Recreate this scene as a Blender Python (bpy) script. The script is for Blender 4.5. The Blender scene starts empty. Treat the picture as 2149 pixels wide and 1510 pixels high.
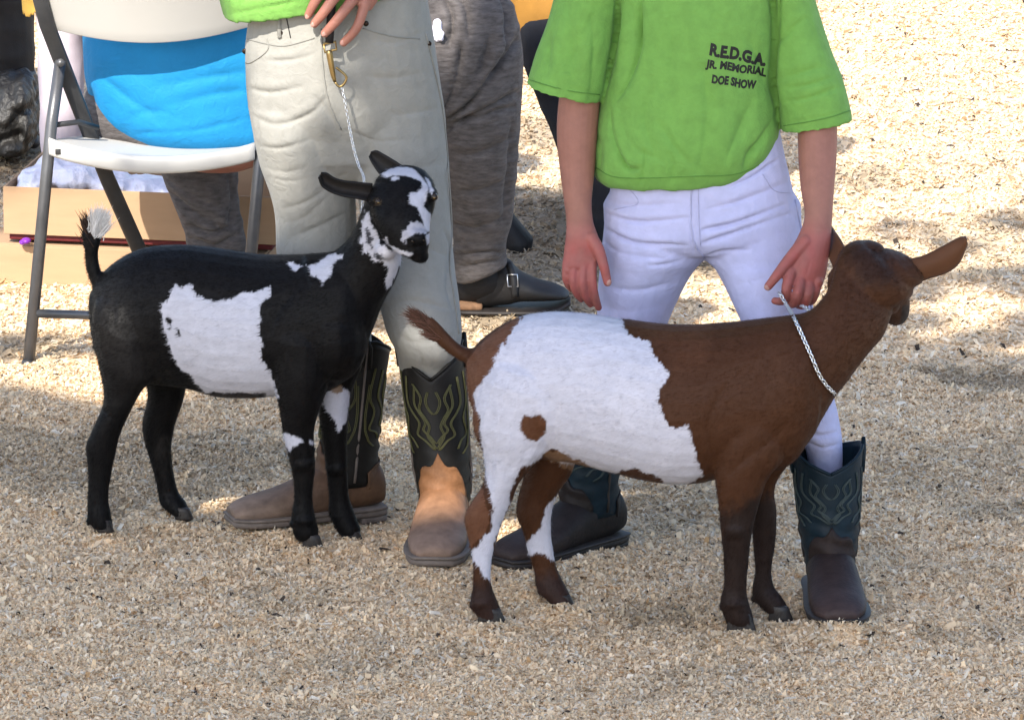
import bpy, math, random
import numpy as np
from mathutils import Vector, Matrix
from mathutils.bvhtree import BVHTree
from math import sin, cos, pi, radians

random.seed(7); rng = np.random.default_rng(7)
C = bpy.context.scene.collection
scene = bpy.context.scene

# ---------------------------------------------------------------- camera, sky, sun, exposure
PITCH = radians(14.0); FPX = 16000.0; PCX = 1074.5; PCY = 755.0; CAMY = -14.0; CAMZ = 3.9
cam_d = bpy.data.cameras.new('camera'); cam = bpy.data.objects.new('camera', cam_d); C.objects.link(cam)
cam.location = (0, CAMY, CAMZ); cam.rotation_euler = (radians(90) - PITCH, 0, 0)
cam_d.sensor_width = 36; cam_d.lens = 36 * FPX / 2149; cam_d.clip_start = 0.5; cam_d.clip_end = 600
scene.camera = cam
SUN_TRAVEL = Vector((0.42, 1.0, -1.02)).normalized()          # direction the light travels
SUN_EL = math.asin(-SUN_TRAVEL.z); SUN_AZ = math.atan2(-SUN_TRAVEL.x, -SUN_TRAVEL.y)   # azimuth of the sun, from +Y towards +X
world = bpy.data.worlds.new('World'); scene.world = world; world.use_nodes = True
wn = world.node_tree.nodes; wl = world.node_tree.links; wn.clear()
sky = wn.new('ShaderNodeTexSky'); sky.sky_type = 'NISHITA'; sky.sun_disc = False
sky.sun_elevation = SUN_EL; sky.sun_rotation = SUN_AZ % (2 * pi); sky.air_density = 1.0; sky.dust_density = 1.6; sky.ozone_density = 1.1
bg = wn.new('ShaderNodeBackground'); bg.inputs['Strength'].default_value = 0.15
wo = wn.new('ShaderNodeOutputWorld'); wl.new(sky.outputs[0], bg.inputs[0]); wl.new(bg.outputs[0], wo.inputs[0])
sd = bpy.data.lights.new('sun', 'SUN'); sd.energy = 3.6; sd.angle = radians(0.5); sd.color = (1.0, 0.94, 0.84)
sun = bpy.data.objects.new('sun', sd); C.objects.link(sun)
sun.rotation_euler = (-SUN_TRAVEL).to_track_quat('Z', 'Y').to_euler(); sun.location = (-4, -10, 12)
scene.view_settings.view_transform = 'Standard'; scene.view_settings.look = 'None'
scene.view_settings.gamma = 1.0; scene.view_settings.use_curve_mapping = False
scene.view_settings.exposure = 1.45
scene.cycles.max_bounces = 6; scene.cycles.diffuse_bounces = 4; scene.cycles.use_denoising = True
scene.cycles.caustics_reflective = False; scene.cycles.caustics_refractive = False

# ---------------------------------------------------------------- measuring helpers
def P(px, py, Y):
    u = (px - PCX) / FPX; v = (PCY - py) / FPX
    dy = cos(PITCH) + v * sin(PITCH); dz = -sin(PITCH) + v * cos(PITCH)
    t = (Y - CAMY) / dy
    return Vector((u * t, Y, CAMZ + dz * t))
def G(px, py, z=0.0):
    u = (px - PCX) / FPX; v = (PCY - py) / FPX
    dy = cos(PITCH) + v * sin(PITCH); dz = -sin(PITCH) + v * cos(PITCH)
    t = (z - CAMZ) / dz
    return Vector((u * t, CAMY + dy * t, z))
def proj(V):
    x = V[:, 0]; y = V[:, 1] - CAMY; z = V[:, 2] - CAMZ
    f = y * cos(PITCH) - z * sin(PITCH); up = y * sin(PITCH) + z * cos(PITCH)
    return PCX + FPX * x / f, PCY - FPX * up / f
def GY(py): return G(PCX, py).y

def _h(ix, iy, iz):
    n = (ix * 374761393 + iy * 668265263 + iz * 1274126177) & 0x7fffffff
    n = ((n ^ (n >> 13)) * 1274126177) & 0x7fffffff
    return ((n ^ (n >> 16)) & 0xffff) / 32767.5 - 1.0
def noise(x, y, z=0.0):
    x = np.asarray(x, float); y = np.asarray(y, float); z = np.asarray(z, float) + np.zeros_like(x)
    ix = np.floor(x).astype(np.int64); iy = np.floor(y).astype(np.int64); iz = np.floor(z).astype(np.int64)
    fx = x - ix; fy = y - iy; fz = z - iz
    sx = fx * fx * (3 - 2 * fx); sy = fy * fy * (3 - 2 * fy); sz = fz * fz * (3 - 2 * fz)
    r = 0
    for a in (0, 1):
        for b in (0, 1):
            for c in (0, 1):
                r = r + _h(ix + a, iy + b, iz + c) * (sx if a else 1 - sx) * (sy if b else 1 - sy) * (sz if c else 1 - sz)
    return r
def fbm(x, y, z=0.0, o=3):
    r = 0; a = 1.0; f = 1.0
    for i in range(o):
        r = r + a * noise(np.asarray(x) * f + 17.3 * i, np.asarray(y) * f + 5.1 * i, np.asarray(z) * f + 9.7 * i); a *= 0.5; f *= 2.03
    return r / 1.75

def sdf(px, py, poly):
    """signed distance, positive inside"""
    p = np.array(poly, float); n = len(p); d = np.full(px.shape, 1e18); inside = np.zeros(px.shape, bool)
    for i in range(n):
        a = p[i]; b = p[(i + 1) % n]; e = b - a; wx = px - a[0]; wy = py - a[1]
        t = np.clip((wx * e[0] + wy * e[1]) / max(1e-9, e @ e), 0, 1)
        d = np.minimum(d, (wx - e[0] * t) ** 2 + (wy - e[1] * t) ** 2)
        c = (a[1] > py) != (b[1] > py)
        xi = a[0] + (py - a[1]) / (b[1] - a[1] if b[1] != a[1] else 1e-9) * e[0]
        inside ^= c & (px < xi)
    d = np.sqrt(d); return np.where(inside, d, -d)
def smooth(v, lo, hi):
    t = np.clip((v - lo) / (hi - lo), 0, 1); return t * t * (3 - 2 * t)

# ---------------------------------------------------------------- object helpers
def tag(o, label=None, cat=None, group=None, kind=None):
    if label: o['label'] = label
    if cat: o['category'] = cat
    if group: o['group'] = group
    if kind: o['kind'] = kind
    return o
def thing(name, label, cat, loc=(0, 0, 0), group=None):
    o = bpy.data.objects.new(name, None); C.objects.link(o); o.location = loc; o.empty_display_size = 0.1
    return tag(o, label, cat, group)
def link(name, me, m, parent=None, **kw):
    o = bpy.data.objects.new(name, me); C.objects.link(o)
    if m is not None and not me.materials: me.materials.append(m)
    if parent is not None:
        o.parent = parent; L = parent.location.copy(); q = parent.parent
        while q is not None: L += q.location; q = q.parent
        o.location = -L
    return tag(o, **kw)
def np_mesh(name, V, F, cols=None, smooth_=True):
    V = np.asarray(V, np.float32); F = np.asarray(F, np.int32); k = F.shape[1]
    me = bpy.data.meshes.new(name); me.vertices.add(len(V)); me.vertices.foreach_set('co', V.ravel())
    me.loops.add(F.size); me.loops.foreach_set('vertex_index', F.ravel())
    me.polygons.add(len(F)); me.polygons.foreach_set('loop_start', np.arange(0, F.size, k, dtype=np.int32))
    me.polygons.foreach_set('use_smooth', np.full(len(F), smooth_))
    me.update(calc_edges=True)
    if cols is not None: set_col(me, cols)
    return me
def set_col(me, cols, name='Col'):
    a = me.color_attributes.get(name) or me.color_attributes.new(name, 'FLOAT_COLOR', 'POINT')
    c = np.ones((len(me.vertices), 4), np.float32); c[:, :3] = cols; a.data.foreach_set('color', c.ravel())
def py_mesh(name, V, F, smooth_=True):
    me = bpy.data.meshes.new(name); me.from_pydata([tuple(v) for v in V], [], F)
    if smooth_: me.polygons.foreach_set('use_smooth', [True] * len(me.polygons))
    me.update(); return me
def mesh_np(me):
    V = np.empty(len(me.vertices) * 3, np.float32); me.vertices.foreach_get('co', V)
    N = np.empty(len(me.vertices) * 3, np.float32); me.vertices.foreach_get('normal', N)
    return V.reshape(-1, 3).astype(float), N.reshape(-1, 3).astype(float)
def put_v(me, V): me.vertices.foreach_set('co', np.asarray(V, np.float32).ravel()); me.update()

class Soup:
    def __init__(s): s.v = []; s.f = []
    def ring_skin(s, rings, caps=True):
        b = len(s.v); n = len(rings[0])
        for r in rings: s.v += [tuple(p) for p in r]
        for i in range(len(rings) - 1):
            for j in range(n):
                a = b + i * n + j; c = b + i * n + (j + 1) % n
                s.f.append((a, c, c + n, a + n))
        if caps:
            s.f.append(tuple(b + j for j in range(n))[::-1]); s.f.append(tuple(b + (len(rings) - 1) * n + j for j in range(n)))
    def pairs(s, st, n=18, sub=4, cap=0.55, ex=2.0):
        """st: (x1,y1,x2,y2,Y,rd[,Y2]) the two outline points of each cross-section in the side plane Y, rd = half thickness in depth"""
        c = []
        for q in st:
            a = P(q[0], q[1], q[4]); b_ = P(q[2], q[3], q[6] if len(q) > 6 else q[4])
            c.append(np.array([*((a + b_) / 2), *((a - b_) / 2), q[5]]))
        c = catmull(c, sub)
        s.lofts(c, n, cap, ex)
    def lofts(s, c, n=18, cap=0.55, ex=2.0):
        cen = [q[:3] for q in c]; rings = []
        def ring(o, u, rd, tan, k=1.0):
            w = np.array([0, 1, 0.0]); 
            uu = u / (np.linalg.norm(u) + 1e-9); w = w - uu * (w @ uu); w = w / (np.linalg.norm(w) + 1e-9) * rd
            r = []
            for j in range(n):
                a = 2 * pi * j / n; ca, sa = cos(a), sin(a)
                if ex != 2.0: ca = math.copysign(abs(ca) ** (2 / ex), ca); sa = math.copysign(abs(sa) ** (2 / ex), sa)
                r.append(o + (u * ca + w * sa) * k)
            return r
        m = len(c)
        if cap:
            t0 = cen[0] - cen[1]; t0 = t0 / (np.linalg.norm(t0) + 1e-9); rr = min(np.linalg.norm(c[0][3:6]), c[0][6])
            for k, kk in ((0.95, 0.3), (0.8, 0.62), (0.45, 0.9))[0:3]:
                rings.append(ring(cen[0] + t0 * rr * k * cap * 1.8, c[0][3:6], c[0][6], t0, kk) if False else ring(cen[0] + t0 * rr * cap * 1.8 * (1 - kk ** 2) ** 0.5, c[0][3:6], c[0][6], t0, kk))
        for q in c: rings.append(ring(q[:3], q[3:6], q[6], None))
        if cap:
            t1 = cen[-1] - cen[-2]; t1 = t1 / (np.linalg.norm(t1) + 1e-9); rr = min(np.linalg.norm(c[-1][3:6]), c[-1][6])
            for kk in (0.9, 0.62, 0.3):
                rings.append(ring(cen[-1] + t1 * rr * cap * 1.8 * (1 - kk ** 2) ** 0.5, c[-1][3:6], c[-1][6], t1, kk))
        s.ring_skin(rings)
    def tube(s, pts, r, n=10, sub=3, caps=True):
        """world-space points, r a number or a list"""
        rr = r if isinstance(r, (list, tuple)) else [r] * len(pts)
        q = [np.array([*p, k]) for p, k in zip(pts, rr)]
        q = catmull(q, sub) if sub > 1 and len(q) > 2 else q
        rings = []; prev = None
        for i, a in enumerate(q):
            t = (q[min(i + 1, len(q) - 1)][:3] - q[max(i - 1, 0)][:3]); t = Vector(t).normalized()
            if prev is None:
                x = t.orthogonal().normalized()
            else:
                x = (prev - t * prev.dot(t)).normalized()
            prev = x; y = t.cross(x)
            rings.append([Vector(a[:3]) + (x * cos(2 * pi * j / n) + y * sin(2 * pi * j / n)) * a[3] for j in range(n)])
        s.ring_skin(rings, caps)
    def finger(s, pts, r):
        s.tube(pts, r, 12); s.ball(pts[-1], r[-1] * 1.0); s.ball(pts[0], r[0])
    def ball(s, c, r, rot=None, nu=14, nv=10):
        c = Vector(c); r = (r, r, r) if isinstance(r, (int, float)) else r; R = rot or Matrix.Identity(3)
        rings = []
        for i in range(nv + 1):
            th = max(0.02, min(pi - 0.02, pi * i / nv)); z = cos(th); k = sin(th)
            rings.append([c + R @ Vector((r[0] * k * cos(2 * pi * j / nu), r[1] * k * sin(2 * pi * j / nu), r[2] * z)) for j in range(nu)])
        s.ring_skin(rings)
    def pball(s, px, py, Y, rx, rz, ry, ang=0):
        k = (Y - CAMY) / FPX
        s.ball(P(px, py, Y), (rx * k, ry, rz * k), Matrix.Rotation(radians(ang), 3, 'Y'))
    def box(s, c, d, R=None):
        b = len(s.v); c = Vector(c); R = R or Matrix.Identity(3)
        for z in (-1, 1):
            for x, y in ((-1, -1), (1, -1), (1, 1), (-1, 1)): s.v.append(tuple(c + R @ Vector((x * d[0] / 2, y * d[1] / 2, z * d[2] / 2))))
        s.f += [(b + 3, b + 2, b + 1, b), (b + 4, b + 5, b + 6, b + 7)] + [(b + i, b + (i + 1) % 4, b + 4 + (i + 1) % 4, b + 4 + i) for i in range(4)]
    def build(s, name, m, parent=None, smooth_=True, bevel=0, **kw):
        me = py_mesh(name, s.v, s.f, smooth_); o = link(name, me, m, parent, **kw)
        if bevel:
            b = o.modifiers.new('b', 'BEVEL'); b.width = bevel; b.segments = 2; b.limit_method = 'ANGLE'
        return o
    def remesh(s, name, voxel, it=4, fac=0.5):
        me = py_mesh(name, s.v, s.f); o = bpy.data.objects.new('tmp', me); C.objects.link(o)
        r = o.modifiers.new('r', 'REMESH'); r.mode = 'VOXEL'; r.voxel_size = voxel; r.use_smooth_shade = True
        if it:
            q = o.modifiers.new('s', 'SMOOTH'); q.factor = fac; q.iterations = it
        dg = bpy.context.evaluated_depsgraph_get(); dg.update()
        out = bpy.data.meshes.new_from_object(o.evaluated_get(dg)); out.name = name
        bpy.data.objects.remove(o); bpy.data.meshes.remove(me)
        out.polygons.foreach_set('use_smooth', [True] * len(out.polygons)); return out

def catmull(c, sub):
    c = [np.asarray(q, float) for q in c]
    if len(c) < 3 or sub < 2: return c
    out = []
    for i in range(len(c) - 1):
        p0 = c[i - 1] if i else 2 * c[0] - c[1]; p1 = c[i]; p2 = c[i + 1]; p3 = c[i + 2] if i + 2 < len(c) else 2 * c[-1] - c[-2]
        for k in range(sub):
            t = k / sub
            out.append(0.5 * (2 * p1 + (p2 - p0) * t + (2 * p0 - 5 * p1 + 4 * p2 - p3) * t * t + (3 * p1 - p0 - 3 * p2 + p3) * t ** 3))
    out.append(c[-1]); return out

def crease(V, N, lines, front=True):
    """press folds into cloth: (points in the front view, width px, depth m)"""
    px, py = proj(V); D = np.zeros(len(V)); fr = smooth(-N[:, 1], -0.1, 0.35) if front else 1.0
    for pts, w, d in lines:
        best = np.full(len(V), 1e9); sgn = np.zeros(len(V)); end = np.zeros(len(V))
        cp = catmull([np.array(p, float) for p in pts], 4)
        n = len(cp)
        for i in range(n - 1):
            a = cp[i]; b = cp[i + 1]; e = b - a; L2 = max(1e-6, e @ e); wx = px - a[0]; wy = py - a[1]
            t = np.clip((wx * e[0] + wy * e[1]) / L2, 0, 1); dd = np.hypot(wx - e[0] * t, wy - e[1] * t)
            m = dd < best; best = np.where(m, dd, best); sgn = np.where(m, np.sign(wx * e[1] - wy * e[0]), sgn); end = np.where(m, (i + t) / (n - 1), end)
        s_ = best * sgn; fade = np.clip(np.sin(np.clip(end, 0, 1) * pi), 0, 1) ** 0.6
        wv = w * (0.75 + 0.35 * noise(px / 45, py / 45, 4.0 + w)); kd = 0.75 + 0.5 * noise(px / 60 + 7, py / 60, 8.0)
        D += fade * kd * d * (-np.exp(-np.abs(s_ / wv) ** 1.35) + 0.28 * np.exp(-((s_ - 2.4 * w) / (2.0 * w)) ** 2) * (1 - np.exp(-(s_ / w) ** 2)))
    return V + N * (D * fr)[:, None]

def bvh_of(me):
    return BVHTree.FromPolygons([v.co[:] for v in me.vertices], [p.vertices[:] for p in me.polygons])
CAMP = Vector((0, CAMY, CAMZ))
def hit(bvh, px, py, off=0.003, fallY=0.0):
    d = (P(px, py, 0) - CAMP).normalized(); r = bvh.ray_cast(CAMP, d)
    if r[0] is None: return P(px, py, fallY)
    return r[0] + r[1] * off

# ---------------------------------------------------------------- materials
def mat(name, col, rough=0.7, var=0.12, vs=30.0, bump=0.2, bs=200.0, attr=False, sheen=0.0, sss=0.0, metal=0.0, stretch=(1, 1, 1), bdist=0.002, spec=0.35, col2=None, trans=0.0, coat=0.0, thin=0.0, wrk=0.0):
    m = bpy.data.materials.new(name); m.use_nodes = True; nt = m.node_tree; n = nt.nodes; l = nt.links
    b = n['Principled BSDF']; b.inputs['Roughness'].default_value = rough; b.inputs['Metallic'].default_value = metal
    b.inputs['Specular IOR Level'].default_value = spec
    tc = n.new('ShaderNodeTexCoord'); mp = n.new('ShaderNodeMapping'); mp.inputs['Scale'].default_value = stretch; l.new(tc.outputs['Object'], mp.inputs[0])
    nz = n.new('ShaderNodeTexNoise'); nz.inputs['Scale'].default_value = vs; nz.inputs['Detail'].default_value = 6; nz.inputs['Roughness'].default_value = 0.6; l.new(mp.outputs[0], nz.inputs[0])
    if attr:
        at = n.new('ShaderNodeAttribute'); at.attribute_name = 'Col'; src = at.outputs['Color']
    else:
        rg = n.new('ShaderNodeRGB'); rg.outputs[0].default_value = (*col, 1); src = rg.outputs[0]
    mr = n.new('ShaderNodeMapRange'); mr.inputs['From Min'].default_value = 0.3; mr.inputs['From Max'].default_value = 0.7
    mr.inputs['To Min'].default_value = 1 - var; mr.inputs['To Max'].default_value = 1 + var; l.new(nz.outputs[0], mr.inputs[0])
    if col2 is not None and not attr:
        mx0 = n.new('ShaderNodeMix'); mx0.data_type = 'RGBA'; l.new(mr.outputs[0], mx0.inputs['Factor'])
        mr.inputs['To Min'].default_value = 0; mr.inputs['To Max'].default_value = 1
        mx0.inputs['A'].default_value = (*col, 1); mx0.inputs['B'].default_value = (*col2, 1); l.new(mx0.outputs['Result'], b.inputs['Base Color'])
    else:
        mx = n.new('ShaderNodeVectorMath'); mx.operation = 'SCALE'; l.new(src, mx.inputs[0]); l.new(mr.outputs[0], mx.inputs['Scale']); l.new(mx.outputs[0], b.inputs['Base Color'])
    if bump:
        nb = n.new('ShaderNodeTexNoise'); nb.inputs['Scale'].default_value = bs; nb.inputs['Detail'].default_value = 4; l.new(mp.outputs[0], nb.inputs[0])
        bp = n.new('ShaderNodeBump'); bp.inputs['Strength'].default_value = bump; bp.inputs['Distance'].default_value = bdist; l.new(nb.outputs[0], bp.inputs['Height']); l.new(bp.outputs[0], b.inputs['Normal'])
    if wrk:
        n2 = n.new('ShaderNodeTexNoise'); n2.inputs['Scale'].default_value = 42; n2.inputs['Detail'].default_value = 5; n2.inputs['Distortion'].default_value = 1.2; l.new(mp.outputs[0], n2.inputs[0])
        b2 = n.new('ShaderNodeBump'); b2.inputs['Strength'].default_value = 0.6; b2.inputs['Distance'].default_value = wrk; l.new(n2.outputs[0], b2.inputs['Height'])
        if bump: l.new(b2.outputs[0], bp.inputs['Normal'])
        else: l.new(b2.outputs[0], b.inputs['Normal'])
    if sheen: b.inputs['Sheen Weight'].default_value = sheen; b.inputs['Sheen Roughness'].default_value = 0.5
    if sss: b.inputs['Subsurface Weight'].default_value = sss; b.inputs['Subsurface Radius'].default_value = (0.012, 0.005, 0.003); b.inputs['Subsurface Scale'].default_value = 1.0
    if thin:
        tr_ = n.new('ShaderNodeBsdfTranslucent'); ms_ = n.new('ShaderNodeMixShader'); ms_.inputs[0].default_value = thin; l.new(b.inputs['Base Color'].links[0].from_socket, tr_.inputs[0]); l.new(b.outputs[0], ms_.inputs[1]); l.new(tr_.outputs[0], ms_.inputs[2]); l.new(ms_.outputs[0], n['Material Output'].inputs[0])
    if trans: b.inputs['Transmission Weight'].default_value = trans
    if coat: b.inputs['Coat Weight'].default_value = coat
    return m
M = dict(
    chips=mat('wood_chip', (0, 0, 0), 0.8, 0.12, 60, 0.15, 900, attr=True, thin=0.38),
    coat=mat('goat_coat', (0, 0, 0), 0.55, 0.08, 60, 0.25, 500, attr=True, sheen=0.02, stretch=(0.35, 1, 1), bdist=0.001, spec=0.13),
    fur=mat('goat_hair', (0, 0, 0), 0.65, 0.12, 80, 0, 1, attr=True, spec=0.08),
    hoof=mat('hoof_horn', (0.022, 0.018, 0.016), 0.45, 0.3, 80, 0.3, 300),
    eye=mat('goat_eye', (0.02, 0.012, 0.006), 0.1, 0.1, 30, 0),
    eye_rim=mat('amber_iris', (0.12, 0.07, 0.02), 0.2, 0.1, 30, 0),
    skin=mat('skin', (0.28, 0.105, 0.085), 0.5, 0.10, 35, 0.25, 700, sss=0.12, bdist=0.0006),
    skin2=mat('skin_sunned', (0.31, 0.135, 0.10), 0.5, 0.10, 35, 0.25, 700, sss=0.12, bdist=0.0006),
    nail=mat('fingernail', (0.38, 0.20, 0.165), 0.3, 0.05, 50, 0),
    hair=mat('brown_hair', (0.06, 0.035, 0.02), 0.5, 0.4, 90, 0.5, 300, stretch=(3, 3, 0.3)),
    lime=mat('lime_cotton', (0.135, 0.30, 0.06), 0.9, 0.10, 45, 0.5, 600, sheen=0.05, bdist=0.001, wrk=0.004),
    white_denim=mat('white_denim', (0.43, 0.44, 0.65), 0.9, 0.06, 40, 0.5, 700, sheen=0.05, bdist=0.001, wrk=0.003),
    khaki=mat('stone_denim', (0.265, 0.26, 0.238), 0.9, 0.07, 40, 0.5, 700, sheen=0.05, bdist=0.001, wrk=0.004),
    marl=mat('grey_marl', (0.045, 0.039, 0.038), 0.9, 0.3, 55, 0.3, 500, stretch=(0.7, 0.7, 2.2), sheen=0.05, wrk=0.005, col2=(0.115, 0.103, 0.102)),
    blue=mat('blue_jersey', (0.004, 0.18, 0.40), 0.75, 0.06, 20, 0.3, 700, wrk=0.003),
    lilac=mat('lilac_cotton', (0.50, 0.43, 0.47), 0.85, 0.08, 18, 0.3, 500),
    black=mat('black_cloth', (0.012, 0.011, 0.012), 0.7, 0.3, 20, 0.3, 300),
    binbag=mat('black_plastic', (0.008, 0.007, 0.006), 0.6, 0.2, 20, 0.9, 28, spec=0.6, bdist=0.02),
    whitebag=mat('white_plastic_film', (0.74, 0.72, 0.82), 0.35, 0.04, 20, 0.8, 40, bdist=0.012),
    jeans=mat('navy_denim', (0.007, 0.008, 0.013), 0.85, 0.25, 60, 0.3, 700),
    mustard=mat('mustard_cloth', (0.30, 0.145, 0.025), 0.8, 0.1, 20, 0.3, 500),
    teal_leather=mat('teal_leather', (0.004, 0.013, 0.021), 0.5, 0.25, 40, 0.4, 260, bdist=0.001, spec=0.18),
    dark_leather=mat('dark_brown_leather', (0.035, 0.019, 0.017), 0.45, 0.3, 30, 0.4, 220, bdist=0.001),
    dusty_leather=mat('dusty_brown_leather', (0.14, 0.095, 0.08), 0.7, 0.25, 25, 0.4, 220, bdist=0.001),
    black_leather=mat('black_leather', (0.010, 0.009, 0.008), 0.5, 0.25, 30, 0.4, 260, bdist=0.001, spec=0.2),
    tan_leather=mat('tan_leather', (0.30, 0.115, 0.035), 0.5, 0.25, 16, 0.6, 120, bdist=0.002, col2=(0.20, 0.125, 0.09)),
    brown_leather=mat('brown_leather', (0.12, 0.062, 0.035), 0.5, 0.25, 25, 0.4, 220, bdist=0.001),
    boot_leather=mat('boot_leather', (0, 0, 0), 0.6, 0.25, 40, 0.6, 160, attr=True, bdist=0.0015, spec=0.2),
    skin_col=mat('skin_toned', (0, 0, 0), 0.55, 0.10, 45, 0.35, 500, attr=True, sss=0.10, bdist=0.0008),
    sole=mat('boot_sole', (0.13, 0.105, 0.09), 0.7, 0.25, 50, 0.3, 200),
    dark_sole=mat('dark_sole', (0.02, 0.016, 0.015), 0.6, 0.25, 50, 0.3, 200),
    olive_thread=mat('olive_thread', (0.085, 0.082, 0.03), 0.6, 0.1, 50, 0),
    teal_thread=mat('grey_teal_thread', (0.03, 0.045, 0.045), 0.6, 0.1, 50, 0),
    clog=mat('charcoal_clog', (0.018, 0.0175, 0.019), 0.6, 0.2, 30, 0.3, 300),
    cork=mat('cork_footbed', (0.20, 0.11, 0.06), 0.8, 0.3, 90, 0.3, 300),
    plastic=mat('white_plastic', (0.47, 0.455, 0.43), 0.4, 0.03, 6, 0.15, 500, bdist=0.0006),
    steel=mat('grey_painted_steel', (0.10, 0.10, 0.105), 0.35, 0.15, 30, 0.1, 200, metal=0.5),
    steel_dark=mat('dark_painted_steel', (0.05, 0.05, 0.052), 0.4, 0.15, 30, 0.1, 200, metal=0.4),
    card=mat('cardboard', (0.36, 0.235, 0.14), 0.85, 0.06, 8, 0.15, 200, stretch=(1, 1, 6)),
    maroon=mat('maroon_cloth', (0.10, 0.012, 0.014), 0.7, 0.3, 30, 0.3, 100),
    purple=mat('purple_plastic', (0.14, 0.02, 0.28), 0.4, 0.2, 30, 0.3, 60),
    chrome=mat('steel_chain', (0.62, 0.63, 0.65), 0.28, 0.1, 50, 0, metal=1.0),
    brass=mat('brass', (0.30, 0.21, 0.09), 0.38, 0.15, 50, 0, metal=1.0),
    ink=mat('black_print', (0.008, 0.008, 0.008), 0.6, 0.05, 50, 0),
    thread=mat('pale_thread', (0.24, 0.235, 0.215), 0.8, 0.1, 50, 0),
    lilac_thread=mat('lilac_thread', (0.36, 0.37, 0.54), 0.8, 0.1, 50, 0),
    rivet=mat('dark_rivet', (0.03, 0.02, 0.015), 0.3, 0.1, 50, 0, metal=0.8),
    strap=mat('black_strap', (0.012, 0.009, 0.008), 0.6, 0.1, 50, 0.2, 400),
    added_bark=mat('added_tree_bark', (0.12, 0.09, 0.06), 0.9, 0.3, 12, 0.8, 30, bdist=0.02),
    leaf=mat('added_tree_leaf', (0.30, 0.27, 0.12), 0.6, 0.3, 5, 0, thin=0.5),  # pale and translucent so the added leaves also send warm fill down
)

# ---------------------------------------------------------------- the ground
HEAPS = [(*G(a, b)[:2], c) for a, b, c in ((1030, 1316, .035), (1180, 1286, .035), (1550, 1342, .035), (1636, 1316, .035), (1700, 1322, .03), (1745, 1330, .035), (1790, 1322, .03), (655, 1168, .035), (735, 1158, .03), (215, 1128, .03), (385, 1104, .03), (1110, 1248, .035), (1160, 1230, .04), (1215, 1205, .045), (1262, 1182, .045), (600, 1138, .04), (700, 1120, .045))]
def height(x, y):
    hp = 0
    for bx, by, br in HEAPS: hp = hp + 0.015 * np.exp(-((x - bx) ** 2 + (y - by) ** 2) / (2 * br * br))
    return hp + 0.03 * smooth(y, 2.6, 5.5) * fbm(x * 2.2, y * 2.2, 5.0, 2) + 0.012 * fbm(x * 5.5, y * 5.5, 1.0, 2) + 0.009 * fbm(x * 16, y * 16, 4.0, 2) + 0.016 * fbm(x * 1.3 + 3, y * 1.3, 7.0, 2) - 0.006
DIRT_SHADE = [  # stained or bare patches, and shade painted as darker ground: polygon on the ground (outline seen in the photograph), strength
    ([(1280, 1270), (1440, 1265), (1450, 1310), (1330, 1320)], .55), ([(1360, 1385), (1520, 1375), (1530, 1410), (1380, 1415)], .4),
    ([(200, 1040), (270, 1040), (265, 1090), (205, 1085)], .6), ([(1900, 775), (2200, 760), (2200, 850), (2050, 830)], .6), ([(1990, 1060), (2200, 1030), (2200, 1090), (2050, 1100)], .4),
    ([(1080, 240), (1230, 240), (1230, 305), (1080, 310)], .6), ([(1040, 400), (1300, 390), (1300, 600), (1060, 590)], .8), ([(960, 590), (1230, 590), (1260, 655), (980, 700)], .8),  # behind the people: browner ground and painted shade in one tone
    ([(-60, 280), (120, 270), (120, 400), (-60, 400)], .7), ([(-60, 690), (150, 700), (130, 760), (-60, 760)], .6), ([(1430, 530), (1520, 530), (1510, 580), (1440, 580)], .8),  # middle patch is the shade strip by the chair's rear leg, painted in
    ([(1740, 350), (1830, 345), (1910, 385), (1840, 405), (1740, 400)], .55), ([(560, 920), (640, 930), (640, 980), (560, 970)], .5), ([(1290, 1030), (1400, 1010), (1420, 1060), (1310, 1080)], .35),  # first patch is a shaded hollow painted onto the bright ground
    ([(-60, 885), (230, 890), (560, 905), (610, 985), (470, 1040), (300, 1060), (60, 1030), (-60, 1010)], .42), ([(1285, 1010), (1500, 1030), (1500, 1110), (1300, 1130)], .3), ([(1830, 960), (2200, 900), (2200, 1000), (2000, 1060), (1830, 1040)], .22), ([(780, 790), (860, 795), (870, 880), (785, 880)], .4),  # soft shade round and under the goats, painted as darker bedding
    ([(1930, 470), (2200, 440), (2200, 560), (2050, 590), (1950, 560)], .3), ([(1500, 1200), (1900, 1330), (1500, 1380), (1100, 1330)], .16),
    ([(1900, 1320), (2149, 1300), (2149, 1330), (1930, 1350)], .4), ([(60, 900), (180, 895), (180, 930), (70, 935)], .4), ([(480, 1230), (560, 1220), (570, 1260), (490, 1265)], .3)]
def dirt_shade(x, y):
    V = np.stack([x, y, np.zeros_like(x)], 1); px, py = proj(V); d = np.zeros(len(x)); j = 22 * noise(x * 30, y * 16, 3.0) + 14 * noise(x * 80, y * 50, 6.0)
    for poly, s in DIRT_SHADE: d = np.maximum(d, s * smooth(sdf(px, py, poly) + j, -14, 22))
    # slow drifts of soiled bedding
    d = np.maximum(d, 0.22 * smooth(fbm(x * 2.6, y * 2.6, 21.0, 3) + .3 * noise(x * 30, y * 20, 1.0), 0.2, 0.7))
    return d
nx, ny = 380, 560
gx = np.linspace(-2.4, 2.4, nx); gy = np.linspace(-2.2, 7.2, ny); X, Y = np.meshgrid(gx, gy); X = X.ravel(); Y = Y.ravel()
edge = np.minimum(smooth(2.4 - np.abs(X), 0, .2), smooth(np.minimum(Y + 2.2, 7.2 - Y), 0, .2))
Z = height(X, Y) * edge
Fq = np.arange(nx * ny).reshape(ny, nx); Fq = np.stack([Fq[:-1, :-1].ravel(), Fq[:-1, 1:].ravel(), Fq[1:, 1:].ravel(), Fq[1:, :-1].ravel()], 1)
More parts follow.
